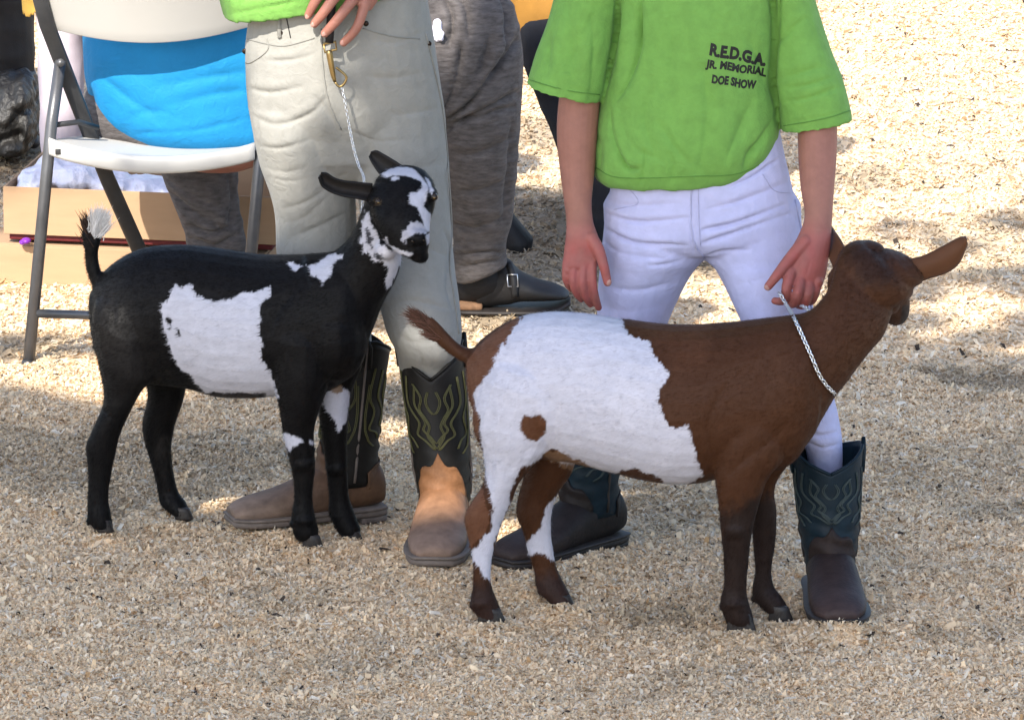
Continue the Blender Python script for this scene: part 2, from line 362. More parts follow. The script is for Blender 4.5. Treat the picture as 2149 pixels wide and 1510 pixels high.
V = np.stack([X, Y, Z], 1); D = dirt_shade(X, Y)
pale = np.array([0.78, 0.62, 0.43]); earth_shade = np.array([0.13, 0.095, 0.06])
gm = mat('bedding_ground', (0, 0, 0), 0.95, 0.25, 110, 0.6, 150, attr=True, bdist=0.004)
me = np_mesh('ground', V, Fq, pale * 0.9 * (1 - D[:, None]) + earth_shade * D[:, None])
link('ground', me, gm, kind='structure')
s = Soup()
far = [(-300, -2.2), (300, -2.2)]
for x0, x1, y0, y1 in ((-300, 300, -300, -2.2), (-300, 300, 7.2, 300), (-300, -2.4, -2.2, 7.2), (2.4, 300, -2.2, 7.2)):
    b = len(s.v); s.v += [(x0, y0, 0), (x1, y0, 0), (x1, y1, 0), (x0, y1, 0)]; s.f.append((b, b + 1, b + 2, b + 3))
s.build('terrain', mat('dry_ground', (0.36, 0.28, 0.19), 0.95, 0.3, 3, 0.5, 60), smooth_=False, kind='structure')

def scatter_chips(n, x0, x1, y0, y1, lmin, lmax, seed, lift=0.006, flat=1.0):
    r = np.random.default_rng(seed)
    x = r.uniform(x0, x1, n); y = r.uniform(y0, y1, n)
    V0 = np.stack([x, y, np.zeros(n)], 1); px, py = proj(V0); k = (px > -90) & (px < 2240) & (py < 1560) & (py > -60); x = x[k]; y = y[k]; n = len(x)
    D = dirt_shade(x, y); k = r.random(n) > D * 0.55; x = x[k]; y = y[k]; D = D[k]; n = len(x)
    L = r.uniform(lmin, lmax, n) * (0.8 + 0.5 * r.random(n) ** 3) * (1 + 0.7 * (r.random(n) > 0.93)); W = L * r.uniform(0.2, 0.45, n); K = r.uniform(-1.0, 0.7, n)
    yaw = r.uniform(0, 2 * pi, n); tt = 0.24 + 0.5 * r.random(n) ** 3; ti = r.normal(0, 1, n) * tt * flat; tj = r.normal(0, 1, n) * tt * flat
    z = height(x, y) + r.random(n) * lift
    cx, sx = np.cos(yaw), np.sin(yaw)
    ax = np.stack([cx * np.cos(ti), sx * np.cos(ti), np.sin(ti)], 1); ay = np.stack([-sx * np.cos(tj), cx * np.cos(tj), np.sin(tj)], 1)
    az = np.cross(ax, ay); az /= np.linalg.norm(az, axis=1)[:, None]
    out = np.empty((n, 6, 3)); i = 0; cen = np.stack([x, y, z], 1)
    for s_ in (-1, 0, 1):
        for t in (-1, 1):
            wv = (0.55 if s_ else 1.0) + (0.2 if s_ == -1 else 0)
            out[:, i] = cen + ax * (s_ * L / 2)[:, None] + ay * (t * W / 2 * wv)[:, None] + az * ((abs(s_) - 0.5) * K * L * 0.5)[:, None]; i += 1
    b = (np.arange(n) * 6)[:, None]
    F = np.concatenate([b + np.array([[0, 2, 3, 1]]), b + np.array([[2, 4, 5, 3]])], 0)
    v = r.random(n); w = r.random(n)[:, None]
    c = np.array([0.90, 0.75, 0.54]) * (1 - w) + np.array([0.80, 0.60, 0.38]) * w
    c = np.where((v > 0.86)[:, None], np.array([0.86, 0.77, 0.63]), c); c = np.where((v < 0.035)[:, None], np.array([0.50, 0.31, 0.15]), c)
    c = np.where((v < 0.012)[:, None], np.array([0.06, 0.045, 0.035]), c)
    c = c * (0.74 + 0.38 * r.random(n))[:, None]
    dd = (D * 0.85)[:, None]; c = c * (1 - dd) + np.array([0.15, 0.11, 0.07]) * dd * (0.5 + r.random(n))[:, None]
    return out.reshape(-1, 3), F, np.repeat(c, 6, 0)
def chips_obj(name, label, *a):
    V, F, c = scatter_chips(*a); me = np_mesh(name, V, F, c, False)
    return link(name, me, M['chips'], label=label, cat='wood shavings', kind='stuff')
chips_obj('wood_shavings', 'pale curled wood shavings spread thickly over the show ring ground', 400000, -1.35, 1.35, -1.1, 1.6, 0.0075, 0.0175, 1)
chips_obj('wood_shavings', 'sunlit wood shavings on the open ground behind the chair and people', 210000, -1.7, 1.7, 1.6, 5.8, 0.011, 0.024, 2, 0.006, 0.8)
# ---------------------------------------------------------------- goats
def paint(V, N, base, layers):
    """coat colours: layers of (polygon in side view, colour, jag px, side) over a base"""
    px, py = proj(V); c = np.repeat(np.array([base], float), len(V), 0)
    fl = px + 0.0
    j1 = noise(px / 9, py / 22, 2.0) * .7; j2 = noise(px / 3.0 + 40, py / 7.5, 5.0)
    for poly, col, jag, side in layers:
        sf = 20 if jag >= 10 else 0; m = smooth(sdf(px, py, poly) + jag * j1 + jag * 0.6 * j2, -1.2 - sf, 1.8 + sf)
        if side is not None: m = m * side(V)
        c = c * (1 - m[:, None]) + np.array(col) * m[:, None]
    return c
def coat_hair(me, root, n, length, flow, seed, keep=None, width=0.0011, lift=0.3, cols=None):
    r = np.random.default_rng(seed)
    V, N = mesh_np(me); a = me.color_attributes['Col']; Cc = np.empty(len(V) * 4, np.float32); a.data.foreach_get('color', Cc); Cc = Cc.reshape(-1, 4)[:, :3]
    idx = r.integers(0, len(V), n)
    if keep is not None: idx = idx[keep(V[idx])]
    n = len(idx); p = V[idx] + r.normal(0, 0.0009, (n, 3)); nn = N[idx]; f = flow(V[idx]); f = f - nn * np.sum(f * nn, 1)[:, None]; f /= np.linalg.norm(f, axis=1)[:, None] + 1e-6
    d = f + nn * (lift + 0.15 * r.random(n))[:, None] + r.normal(0, 0.16, (n, 3)); d /= np.linalg.norm(d, axis=1)[:, None]
    w = np.cross(d, nn); w /= np.linalg.norm(w, axis=1)[:, None] + 1e-6
    L = length * r.uniform(0.6, 1.25, n)[:, None]
    o = np.stack([p - nn * 0.001 - w * width / 2, p - nn * 0.001 + w * width / 2, p + d * L], 1).reshape(-1, 3)
    F = np.arange(n * 3).reshape(-1, 3); col = Cc[idx] * (0.85 + 0.3 * r.random(n))[:, None]
    hm = np_mesh('coat_hair', o, F, np.repeat(col, 3, 0), True)
    # shade the hairs like the skin they lie on
    hm.normals_split_custom_set_from_vertices(np.repeat(nn, 3, 0).tolist())
    return link('coat_hair', hm, M['fur'], root, kind='stuff')
def tuft(root, name, base, dirs, n, length, r0, colf, seed, width=0.0016):
    r = np.random.default_rng(seed); o = []; F = []; cc = []
    base = np.array(base); b = 0
    for i in range(n):
        t = r.random(); k = r.integers(0, len(dirs)); d0 = np.array(dirs[k]) + r.normal(0, 0.08, 3); d0 /= np.linalg.norm(d0)
        p = base[r.integers(0, len(base))] + r.normal(0, r0, 3); L = length * r.uniform(0.55, 1.1); bend = r.normal(0, 0.14, 3)
        w = np.cross(d0, [0, 1, 0]); w = w / (np.linalg.norm(w) + 1e-6) * width
        pts = [p, p + d0 * L * 0.5, p + (d0 + bend * 0.5) * L]
        for q, kk in zip(pts, (1, .8, .15)): o += [q - w * kk, q + w * kk]
        F += [(b, b + 1, b + 3, b + 2), (b + 2, b + 3, b + 5, b + 4)]; b += 6
        c = np.array(colf(p, d0, r)); cc += [c * 0.9, c * 0.9, c, c, c * 1.1, c * 1.1]
    me = np_mesh(name, np.array(o), np.array(F), np.array(cc)); return link(name, me, M['fur'], root, kind='stuff')
def ear(root, m, top, bot, Yt, cup, thick=0.0035, cols=None, base_col=(0.02, 0.02, 0.02), inner=None):
    """leaf-shaped ear between two outlines; cup > 0 hollows it towards the viewer"""
    k = 9; T = catmull([np.array([*p, y]) for p, y in zip(top, Yt)], 5); B = catmull([np.array([*p, y]) for p, y in zip(bot, Yt)], 5)
    V = []; n = len(T)
    for i in range(n):
        for j in range(k):
            s_ = j / (k - 1); q = T[i] * (1 - s_) + B[i] * s_; w = P(q[0], q[1], q[2] + cup * 4 * s_ * (1 - s_))
            V.append(tuple(w))
    F = [(i * k + j, i * k + j + 1, (i + 1) * k + j + 1, (i + 1) * k + j) for i in range(n - 1) for j in range(k - 1)]
    me = py_mesh('ear', V, F); VV = np.array(V); c = np.repeat(np.array([base_col]), len(V), 0)
    if inner is not None:
        s_ = np.array([j / (k - 1) for i in range(n) for j in range(k)]); e = np.array([i / (n - 1) for i in range(n) for j in range(k)])
        wv = smooth(s_ * (1 - s_) * 4, 0.35, 0.75) * smooth(1 - e, 0.06, 0.25); wv = wv * (0.7 + 0.3 * noise(VV[:, 0] * 160, VV[:, 2] * 160, 1.0))
        c = c * (1 - wv[:, None]) + np.array(inner) * wv[:, None]
    set_col(me, c); o = link('ear', me, m, root)
    sm = o.modifiers.new('s', 'SOLIDIFY'); sm.thickness = thick; sm.offset = 0
    return o
def hooves(root, lst, m):
    for (x1, x2, yt, yb, Y) in lst:
        s = Soup(); w = (x2 - x1); xm = (x1 + x2) / 2
        for k in (-1, 1):
            yy = Y + k * 0.0092
            s.pairs([(x1 + w * .12, yt - 6, x2 - w * .16, yt - 3, yy, .0095), (x1 + w * .06, yt + (yb - yt) * .5, x2 - w * .03, yt + (yb - yt) * .55, yy, .010), (x1 + w * .04, yb, x2 + w * .05, yb, yy, .0105)], n=12, sub=2, cap=0.12)
        s.build('hoof', m, root)

WHITE = (0.47, 0.47, 0.54)
# ---- brown and white doe
bg_root = thing('goat', 'brown and white goat standing side-on with its head turned away, chain round its neck', 'goat', tuple(G(1300, 1300)))
s = Soup(); yb = -0.36
s.pairs([(984, 745, 992, 850, -.30, .045), (1008, 716, 1006, 905, -.30, .078), (1060, 680, 1050, 945, -.31, .098), (1120, 660, 1120, 958, -.32, .108), (1200, 656, 1200, 968, -.33, .115), (1300, 670, 1290, 990, -.345, .122),
         (1400, 683, 1385, 1010, -.36, .126), (1500, 681, 1475, 1008, -.37, .12), (1600, 670, 1560, 985, -.385, .108), (1655, 665, 1625, 985, -.395, .095), (1695, 680, 1668, 965, -.40, .078), (1722, 725, 1705, 915, -.40, .055)], n=28, cap=.12)
s.pairs([(1600, 672, 1665, 960, -.39, .09), (1640, 664, 1710, 905, -.39, .078), (1690, 656, 1748, 838, -.385, .064), (1722, 632, 1785, 790, -.37, .056), (1744, 596, 1822, 742, -.35, .050), (1752, 566, 1856, 700, -.325, .048), (1764, 545, 1872, 660, -.30, .045)], n=22)
# head, seen from behind and turned away
s.pairs([(1752, 556, 1842, 652, -.30, .05), (1768, 520, 1884, 640, -.285, .062), (1800, 505, 1912, 622, -.27, .062), (1838, 520, 1918, 600, -.26, .05)], n=20)
s.tube([P(1845, 590, -.27), P(1868, 628, -.235), P(1878, 650, -.20), P(1883, 663, -.175)], [.044, .036, .029, .020], n=14)
s.pball(1862, 636, -.27, 28, 26, .030)
s.pball(1900, 560, -.25, 18, 26, .02); s.pball(1820, 520, -.26, 36, 15, .03)
s.pball(1590, 900, -.40, 75, 95, .092); s.pball(1150, 830, -.335, 90, 120, .105)
# legs
s.pairs([(1010, 790, 1210, 830, -.36, .075), (991, 882, 1185, 905, -.365, .066), (1014, 950, 1140, 955, -.37, .05), (1016, 1010, 1092, 1008, -.37, .036), (990, 1052, 1074, 1052, -.37, .028), (975, 1085, 1058, 1085, -.37, .024), (982, 1130, 1043, 1130, -.37, .019), (991, 1175, 1032, 1175, -.37, .0155), (992, 1225, 1031, 1222, -.37, .016), (988, 1260, 1042, 1256, -.37, .020), (1000, 1292, 1056, 1290, -.37, .021)], n=18)
s.pairs([(1090, 860, 1230, 880, -.27, .06), (1105, 960, 1203, 985, -.265, .045), (1086, 1045, 1172, 1035, -.26, .03), (1083, 1080, 1158, 1080, -.26, .026), (1097, 1115, 1156, 1113, -.26, .021), (1108, 1155, 1160, 1150, -.26, .017), (1121, 1200, 1168, 1190, -.26, .015), (1127, 1235, 1186, 1226, -.265, .018), (1150, 1262, 1203, 1260, -.27, .019)], n=18)
s.pairs([(1500, 850, 1660, 850, -.435, .055), (1497, 940, 1650, 950, -.445, .048), (1500, 1003, 1612, 1003, -.45, .038), (1508, 1060, 1592, 1060, -.45, .030), (1512, 1110, 1580, 1110, -.45, .026), (1518, 1170, 1572, 1170, -.45, .019), (1518, 1228, 1567, 1228, -.45, .0165), (1511, 1262, 1571, 1260, -.45, .021), (1520, 1298, 1582, 1297, -.45, .022)], n=18)
s.pairs([(1560, 940, 1680, 940, -.36, .042), (1566, 1015, 1628, 1015, -.355, .028), (1575, 1080, 1631, 1078, -.35, .025), (1580, 1140, 1627, 1138, -.35, .019), (1585, 1190, 1620, 1188, -.35, .0155), (1578, 1232, 1624, 1228, -.35, .018), (1583, 1258, 1640, 1250, -.355, .019), (1606, 1282, 1658, 1280, -.36, .019)], n=18)
# tail
s.pairs([(1005, 790, 1010, 722, -.30, .03), (982, 764, 994, 731, -.295, .02), (955, 750, 968, 724, -.29, .014), (925, 727, 942, 702, -.285, .012), (902, 705, 922, 678, -.285, .010), (888, 690, 908, 664, -.285, .006)], n=12)
for q in ((998, 1082, -.37, 15, 17, .017), (1102, 1088, -.26, 14, 16, .016), (1543, 1108, -.455, 30, 24, .027), (1602, 1112, -.345, 26, 22, .025), (1540, 1264, -.455, 27, 13, .021), (1612, 1256, -.355, 25, 12, .020), (1012, 1262, -.375, 24, 13, .020), (1152, 1240, -.265, 26, 13, .019), (1515, 1272, -.45, 8, 8, .012), (992, 1270, -.37, 8, 8, .012), (1582, 1256, -.35, 8, 8, .012)): s.pball(q[0], q[1], q[2], q[3], q[4], q[5])
me = s.remesh('body', 0.0030, 9)
V, N = mesh_np(me)
V = crease(V, N, [([(1505, 990), (1490, 930), (1500, 850), (1560, 760)], 16, .005), ([(1180, 960), (1165, 900), (1180, 820)], 18, .004), ([(1525, 1000), (1570, 960), (1625, 920), (1660, 880)], 14, .005), ([(1640, 700), (1610, 790), (1600, 860)], 26, .005), ([(1060, 1000), (1100, 950), (1150, 930)], 14, .003),
                  ([(1700, 700), (1760, 780)], 12, .0012), ([(1040, 900), (1030, 1010), (1035, 1060)], 9, .0025), ([(1545, 1040), (1540, 1180)], 10, .0015)], front=True)
V = V + N * (0.0016 * fbm(V[:, 0] * 26, V[:, 1] * 26, V[:, 2] * 26, 3))[:, None]
put_v(me, V); V, N = mesh_np(me)
near = lambda V: smooth(-(V[:, 1] + .315), -0.004, 0.004)
farl = lambda V: 1 - near(V)
mid = None
BR = (0.050, 0.0195, 0.0086)
up = lambda V: smooth(V[:, 2], .19, .22)
main_w = [(1107, 650), (1308, 650), (1310, 680), (1320, 702), (1363, 716), (1372, 742), (1390, 765), (1406, 786), (1386, 811), (1381, 842), (1396, 882), (1419, 902), (1446, 888), (1452, 922), (1469, 972), (1474, 998), (1434, 1025), (1400, 1030), (1393, 1008), (1340, 984), (1305, 985), (1290, 998), (1284, 1020), (1272, 1000), (1233, 972), (1202, 962), (1182, 947), (1152, 942), (1122, 972), (1092, 982), (1076, 1018), (1070, 1058), (1056, 1085), (1036, 1140), (1036, 1219), (1012, 1206), (986, 1165), (991, 1156), (1028, 1112), (1036, 1063), (1026, 1033), (1017, 998), (1014, 942), (1006, 882), (994, 826), (1014, 801), (1036, 771), (1041, 746), (1061, 716), (1080, 685)]
wh_up = [p for p in main_w if p[1] < 985 or p[0] > 1200]
leg_far = [(1184, 1018), (1164, 1043), (1144, 1063), (1138, 1103), (1104, 1140), (1100, 1165), (1135, 1160), (1172, 1180), (1172, 1130), (1165, 1080), (1180, 1050), (1205, 1000)]
tone = lambda V: np.ones(len(V))
lay = [([(960, 700), (1095, 650), (1110, 700), (1010, 860), (1000, 960), (1030, 1100), (960, 1180), (970, 800)], (0.11, 0.048, 0.026), 6, near),
       ([(1320, 660), (1500, 660), (1480, 760), (1420, 770)], (0.065, 0.026, 0.012), 14, None),
       ([(1510, 1080), (1590, 1040), (1650, 1040), (1700, 1340), (1480, 1340)], (0.016, 0.009, 0.007), 12, None),
       ([(960, 1225), (1240, 1195), (1240, 1330), (960, 1330)], (0.026, 0.013, 0.010), 10, None),
       ([(1180, 940), (1300, 1010), (1200, 990), (1130, 950)], (0.16, 0.09, 0.05), 5, None),
       ([(1770, 520), (1860, 505), (1880, 600), (1810, 600)], (0.028, 0.012, 0.007), 14, None),
       ([(1890, 590), (1915, 600), (1905, 670), (1890, 660)], (0.06, 0.026, 0.013), 4, None),
       ([(1893, 640), (1920, 640), (1910, 695), (1886, 695)], (0.02, 0.012, 0.01), 2, None),
       (main_w, WHITE, 5, near), (leg_far, WHITE, 3.5, farl),
       ([(1092, 886), (1100, 870), (1117, 874), (1134, 868), (1149, 884), (1147, 908), (1126, 927), (1104, 920), (1093, 904)], (0.085, 0.035, 0.017), 1.6, near)]
wh_body = [(1107, 640), (1308, 640)] + main_w[2:22] + [(1284, 1020), (1202, 980), (1130, 950), (1006, 882), (994, 826)] + main_w[-6:]
lay.insert(8, (wh_body, WHITE, 7, lambda V: farl(V) * smooth(V[:, 2], .27, .30)))
set_col(me, paint(V, N, BR, lay)); brown_body = link('body', me, M['coat'], bg_root)
brown_bvh = bvh_of(me)
flowb = lambda V: np.stack([-1.0 + 0 * V[:, 0], 0 * V[:, 0], -0.35 - 1.5 * (V[:, 2] < .22)], 1)
coat_hair(me, bg_root, 90000, 0.0075, flowb, 3, keep=lambda V: V[:, 2] > 0.02)
bt = [P(985, 745, -.29), P(960, 734, -.29), P(935, 715, -.288), P(912, 690, -.286), P(900, 678, -.286)]
tuft(bg_root, 'tail_tuft', [tuple(p) for p in bt[2:]], [(-.8, 0, .42), (-.85, 0, .3), (-.7, -.1, .6)], 900, 0.046, 0.0032, lambda p, d, r: np.array([0.07, 0.035, 0.025]) * r.uniform(.4, 1.7), 11, 0.0008)
ear(bg_root, M['coat'], [(1895, 545), (1935, 538), (1980, 516), (2012, 499), (2028, 497)], [(1905, 600), (1945, 585), (1985, 572), (2012, 552), (2030, 512)], [-.25, -.245, -.24, -.24, -.245], -.012, base_col=(0.085, 0.036, 0.017))
ear(bg_root, M['coat'], [(1778, 530), (1762, 500), (1748, 480), (1738, 462)], [(1752, 568), (1742, 545), (1730, 520), (1726, 478)], [-.25, -.19, -.13, -.085], .012, base_col=(0.085, 0.036, 0.018))
hooves(bg_root, [(1000, 1059, 1280, 1303, -.37), (1155, 1206, 1252, 1275, -.265), (1522, 1585, 1290, 1324, -.45), (1610, 1663, 1276, 1302, -.36)], M['hoof'])
s = Soup(); s.pball(1914, 585, -.235, 5, 7, .010); s.build('eye', M['eye'], bg_root)

# ---- black and white doe
kg_root = thing('goat', 'black goat with large white side patch, spotted white face and white-tipped tail', 'goat', tuple(G(450, 1140)))
s = Soup()
s.pairs([(192, 612, 196, 705, .30, .042), (214, 574, 218, 780, .295, .07), (255, 541, 256, 800, .285, .092), (305, 521, 320, 805, .275, .103), (375, 515, 400, 815, .26, .112), (455, 523, 455, 830, .245, .119), (540, 535, 525, 832, .225, .12), (620, 536, 590, 828, .205, .114),
         (680, 532, 655, 825, .19, .104), (732, 528, 712, 805, .175, .088), (765, 560, 748, 762, .17, .06)], n=28, cap=.12)
s.pairs([(640, 535, 735, 790, .185, .094), (695, 530, 775, 710, .175, .07), (728, 505, 802, 640, .16, .056), (748, 472, 828, 592, .145, .05), (762, 432, 842, 548, .13, .046), (775, 405, 838, 500, .12, .045)], n=22)
# head: three-quarter view, muzzle towards the viewer and to the right
s.pball(843, 408, .105, 70, 44, .062); s.pball(838, 450, .09, 62, 50, .055)
s.pairs([(780, 400, 915, 404, .095, .055), (779, 440, 912, 436, .075, .056), (790, 478, 904, 462, .055, .046), (813, 510, 903, 486, .04, .036), (838, 532, 902, 508, .03, .028), (862, 542, 898, 528, .028, .02)], n=20)
s.pball(876, 498, .012, 24, 18, .018); s.pball(880, 528, .022, 18, 14, .018); s.pball(812, 520, .09, 26, 26, .03)
s.pball(786, 418, .075, 14, 14, .022); s.pball(908, 408, .06, 12, 16, .02)
s.pball(835, 368, .11, 38, 14, .03)
s.pball(700, 700, .165, 78, 110, .09); s.pball(270, 690, .27, 82, 115, .095)
# legs
s.pairs([(560, 700, 700, 720, .14, .06), (572, 790, 690, 805, .13, .05), (585, 850, 674, 852, .125, .04), (593, 900, 660, 900, .125, .030), (601, 942, 660, 942, .125, .027), (613, 990, 661, 990, .125, .020), (617, 1040, 656, 1040, .125, .017), (612, 1080, 660, 1078, .125, .021), (614, 1118, 670, 1112, .125, .022)], n=18)
s.pairs([(645, 760, 760, 770, .205, .05), (657, 805, 742, 812, .21, .042), (668, 860, 733, 860, .21, .032), (676, 920, 729, 920, .21, .026), (684, 985, 729, 985, .21, .020), (690, 1040, 732, 1038, .21, .017), (690, 1075, 742, 1070, .21, .020), (706, 1112, 756, 1106, .205, .021)], n=18)
s.pairs([(193, 660, 340, 740, .245, .07), (203, 745, 330, 795, .24, .06), (216, 805, 303, 812, .24, .046), (215, 850, 277, 856, .235, .034), (192, 905, 254, 908, .235, .027), (180, 935, 246, 937, .235, .024), (184, 975, 237, 975, .235, .019), (184, 1040, 228, 1040, .235, .016), (183, 1080, 233, 1076, .235, .020), (192, 1100, 237, 1098, .235, .021)], n=18)
s.pairs([(290, 740, 400, 760, .33, .06), (310, 825, 387, 832, .335, .038), (298, 885, 371, 880, .34, .029), (302, 925, 361, 925, .34, .024), (318, 975, 362, 970, .34, .019), (331, 1030, 373, 1026, .34, .016), (337, 1058, 390, 1052, .335, .019), (362, 1080, 402, 1078, .33, .019)], n=18)
s.pairs([(205, 660, 250, 585, .30, .03), (193, 598, 222, 588, .30, .019), (181, 566, 211, 566, .30, .015), (178, 535, 207, 531, .30, .013), (174, 508, 212, 504, .30, .013), (170, 492, 214, 488, .30, .008)], n=12)
for q in ((636, 968, .122, 27, 22, .026), (706, 980, .208, 25, 20, .024), (638, 1088, .12, 26, 12, .021), (715, 1078, .208, 25, 12, .020), (200, 934, .235, 16, 18, .017), (318, 912, .34, 14, 16, .016), (208, 1082, .235, 25, 12, .020), (362, 1054, .335, 26, 12, .019), (614, 1098, .122, 8, 8, .012), (188, 1092, .235, 8, 8, .012)): s.pball(q[0], q[1], q[2], q[3], q[4], q[5])
me = s.remesh('body', 0.0030, 9); V, N = mesh_np(me)
V = crease(V, N, [([(585, 800), (560, 740), (580, 660), (640, 580)], 18, .004), ([(350, 800), (330, 730), (340, 650)], 18, .004), ([(660, 840), (690, 800), (740, 760)], 14, .004), ([(210, 850), (235, 880)], 9, .002),
                  ([(855, 524), (878, 516), (897, 514)], 3.2, .003), ([(850, 530), (872, 540), (890, 536)], 3, .002), ([(858, 500), (864, 507), (872, 508)], 2.6, .003), ([(893, 497), (890, 504), (885, 508)], 2.2, .003), ([(786, 432), (800, 433), (812, 430)], 3, .002)], front=True)
V = V + N * (0.0014 * fbm(V[:, 0] * 26, V[:, 1] * 26, V[:, 2] * 26, 3))[:, None]
put_v(me, V); V, N = mesh_np(me)
BK = (0.0032, 0.0029, 0.0032); W2 = (0.46, 0.46, 0.52)
body_only = lambda V: smooth(proj(V)[1], 0, 1)
frontish = lambda V: smooth(.20 - V[:, 1], 0, .02)
nearf = lambda V: smooth(.168 - V[:, 1], -.004, .004); farf = lambda V: smooth(V[:, 1] - .165, -.004, .004)
lay = [([(180, 560), (300, 530), (300, 700), (200, 760)], (0.0055, 0.005, 0.005), 20, None),
       ([(368, 598), (378, 606), (388, 600), (402, 598), (411, 619), (430, 627), (450, 630), (471, 630), (500, 616), (522, 612), (545, 608), (569, 604), (561, 624), (546, 640), (549, 668), (541, 699), (553, 722), (550, 750), (562, 776), (579, 800), (588, 835), (533, 840), (470, 836), (458, 822), (435, 825), (419, 812), (399, 786), (373, 766), (352, 724), (339, 683), (338, 647), (352, 626), (362, 612)], W2, 6, None),
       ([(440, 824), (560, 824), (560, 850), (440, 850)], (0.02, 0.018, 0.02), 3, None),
       ([(347, 668), (355, 664), (364, 672), (358, 682), (352, 678)], BK, 3, None), ([(371, 688), (378, 690), (380, 704), (374, 708)], BK, 3, None), ([(352, 690), (360, 684), (356, 694)], BK, 2, None),
       ([(650, 560), (668, 548), (688, 534), (724, 531), (719, 544), (700, 554), (700, 570), (680, 598), (672, 586), (656, 577)], W2, 6, None),
       ([(604, 551), (615, 548), (628, 556), (642, 556), (630, 562), (618, 568), (612, 562)], W2, 5, None),
       ([(594, 908), (618, 914), (632, 920), (640, 926), (616, 936), (606, 946), (596, 936)], W2, 3, nearf), ([(648, 922), (660, 925), (657, 934), (648, 930)], W2, 2, nearf),
       ([(676, 832), (690, 818), (716, 812), (736, 822), (733, 850), (727, 880), (718, 902), (708, 906), (702, 880), (682, 858)], W2, 4, farf), ([(690, 815), (716, 806), (720, 822), (700, 826)], (0.2, 0.14, 0.1), 3, farf),
       # throat
       ([(764, 437), (775, 452), (782, 480), (800, 510), (838, 530), (852, 545), (838, 565), (826, 590), (814, 604), (808, 590), (816, 566), (800, 552), (782, 546), (764, 524), (758, 490)], W2, 6, None),
       ([(770, 480), (785, 500), (780, 520), (770, 510)], (0.04, 0.04, 0.05), 5, None), ([(790, 525), (815, 540), (800, 552), (785, 540)], (0.05, 0.05, 0.06), 6, None),
       # face
       ([(800, 364), (820, 354), (840, 350), (866, 352), (886, 372), (900, 392), (896, 415), (890, 433), (905, 449), (905, 485), (893, 486), (884, 456), (876, 436), (860, 428), (859, 404), (876, 402), (886, 394), (884, 382), (866, 374), (850, 370), (826, 368), (812, 374)], W2, 1.2, None),
       ([(892, 372), (900, 374), (912, 400), (906, 410), (900, 396)], W2, 2, None),
       ([(820, 371), (838, 370), (838, 378), (822, 379)], W2, 1.5, None),
       ([(840, 500), (848, 484), (862, 470), (880, 462), (892, 470), (893, 485), (880, 492), (868, 490), (858, 498), (850, 510), (842, 508)], (0.36, 0.355, 0.40), 7, None),
       ([(806, 496), (812, 497), (818, 512), (840, 524), (866, 532), (862, 538), (840, 534), (814, 516)], W2, 2.5, None),
       ([(894, 495), (902, 490), (902, 512), (896, 512)], W2, 2, None),
       ([(787, 420), (794, 416), (803, 422), (800, 430), (790, 430)], (0.05, 0.035, 0.02), 1, None)]
set_col(me, paint(V, N, BK, lay)); link('body', me, M['coat'], kg_root); black_bvh = bvh_of(me)
coat_hair(me, kg_root, 90000, 0.0075, flowb, 4, keep=lambda V: V[:, 2] > 0.02)
bt = [P(193, 520, .30), P(193, 500, .30), P(190, 490, .30), P(200, 492, .30)]
tuft(kg_root, 'tail_tuft', [tuple(p) for p in bt], [(-.3, 0, .9), (-.15, 0, 1), (-.4, 0, .85)], 300, 0.042, 0.005, lambda p, d, r: np.array([0.035, 0.022, 0.018]) * r.uniform(.4, 1.8), 12, .0009)
tuft(kg_root, 'tail_tip', [tuple(P(198, 488, .295)), tuple(P(206, 490, .295)), tuple(P(200, 480, .295))], [(.2, 0, 1), (.45, 0, .9), (-.05, -.1, 1), (.6, 0, .75)], 900, 0.042, 0.005, lambda p, d, r: np.array([0.58, 0.56, 0.54]) * r.uniform(.7, 1.2), 13, .0008)
ear(kg_root, M['coat'], [(782, 386), (750, 383), (724, 380), (702, 374), (686, 364), (674, 363)], [(780, 424), (752, 417), (722, 412), (695, 403), (676, 390), (669, 372)], [.085, .08, .075, .07, .065, .06], .014, base_col=(0.012, 0.011, 0.011), inner=(0.026, 0.022, 0.020))
ear(kg_root, M['coat'], [(850, 352), (825, 336), (806, 325), (790, 317), (778, 320)], [(800, 370), (794, 362), (786, 350), (779, 338), (775, 327)], [.12, .125, .13, .135, .14], .010, base_col=(0.014, 0.013, 0.013), inner=(0.02, 0.018, 0.017))
hooves(kg_root, [(632, 678, 1126, 1154, .125), (712, 763, 1118, 1144, .205), (196, 238, 1094, 1115, .235), (365, 405, 1070, 1088, .33)], M['hoof'])
for ex_, ey_ in ((794, 424), (911, 414)):
    h_ = hit(black_bvh, ex_, ey_, 0, .05); s = Soup(); s.ball(h_ + Vector((0, .004, 0)), .0075); e = s.build('eye', M['eye'], kg_root)
    s = Soup(); s.ball(h_ + Vector((.0005, -.0002, -.0005)), (.0035, .004, .0022)); s.build('iris', M['eye_rim'], e)
for nx_, ny_ in ((866, 506), (889, 504)):
    s = Soup(); s.ball(hit(black_bvh, nx_, ny_, 0, .03), (.0035, .0025, .0022), Matrix.Rotation(.5, 3, 'Y')); s.build('nostril', M['eye'], kg_root)
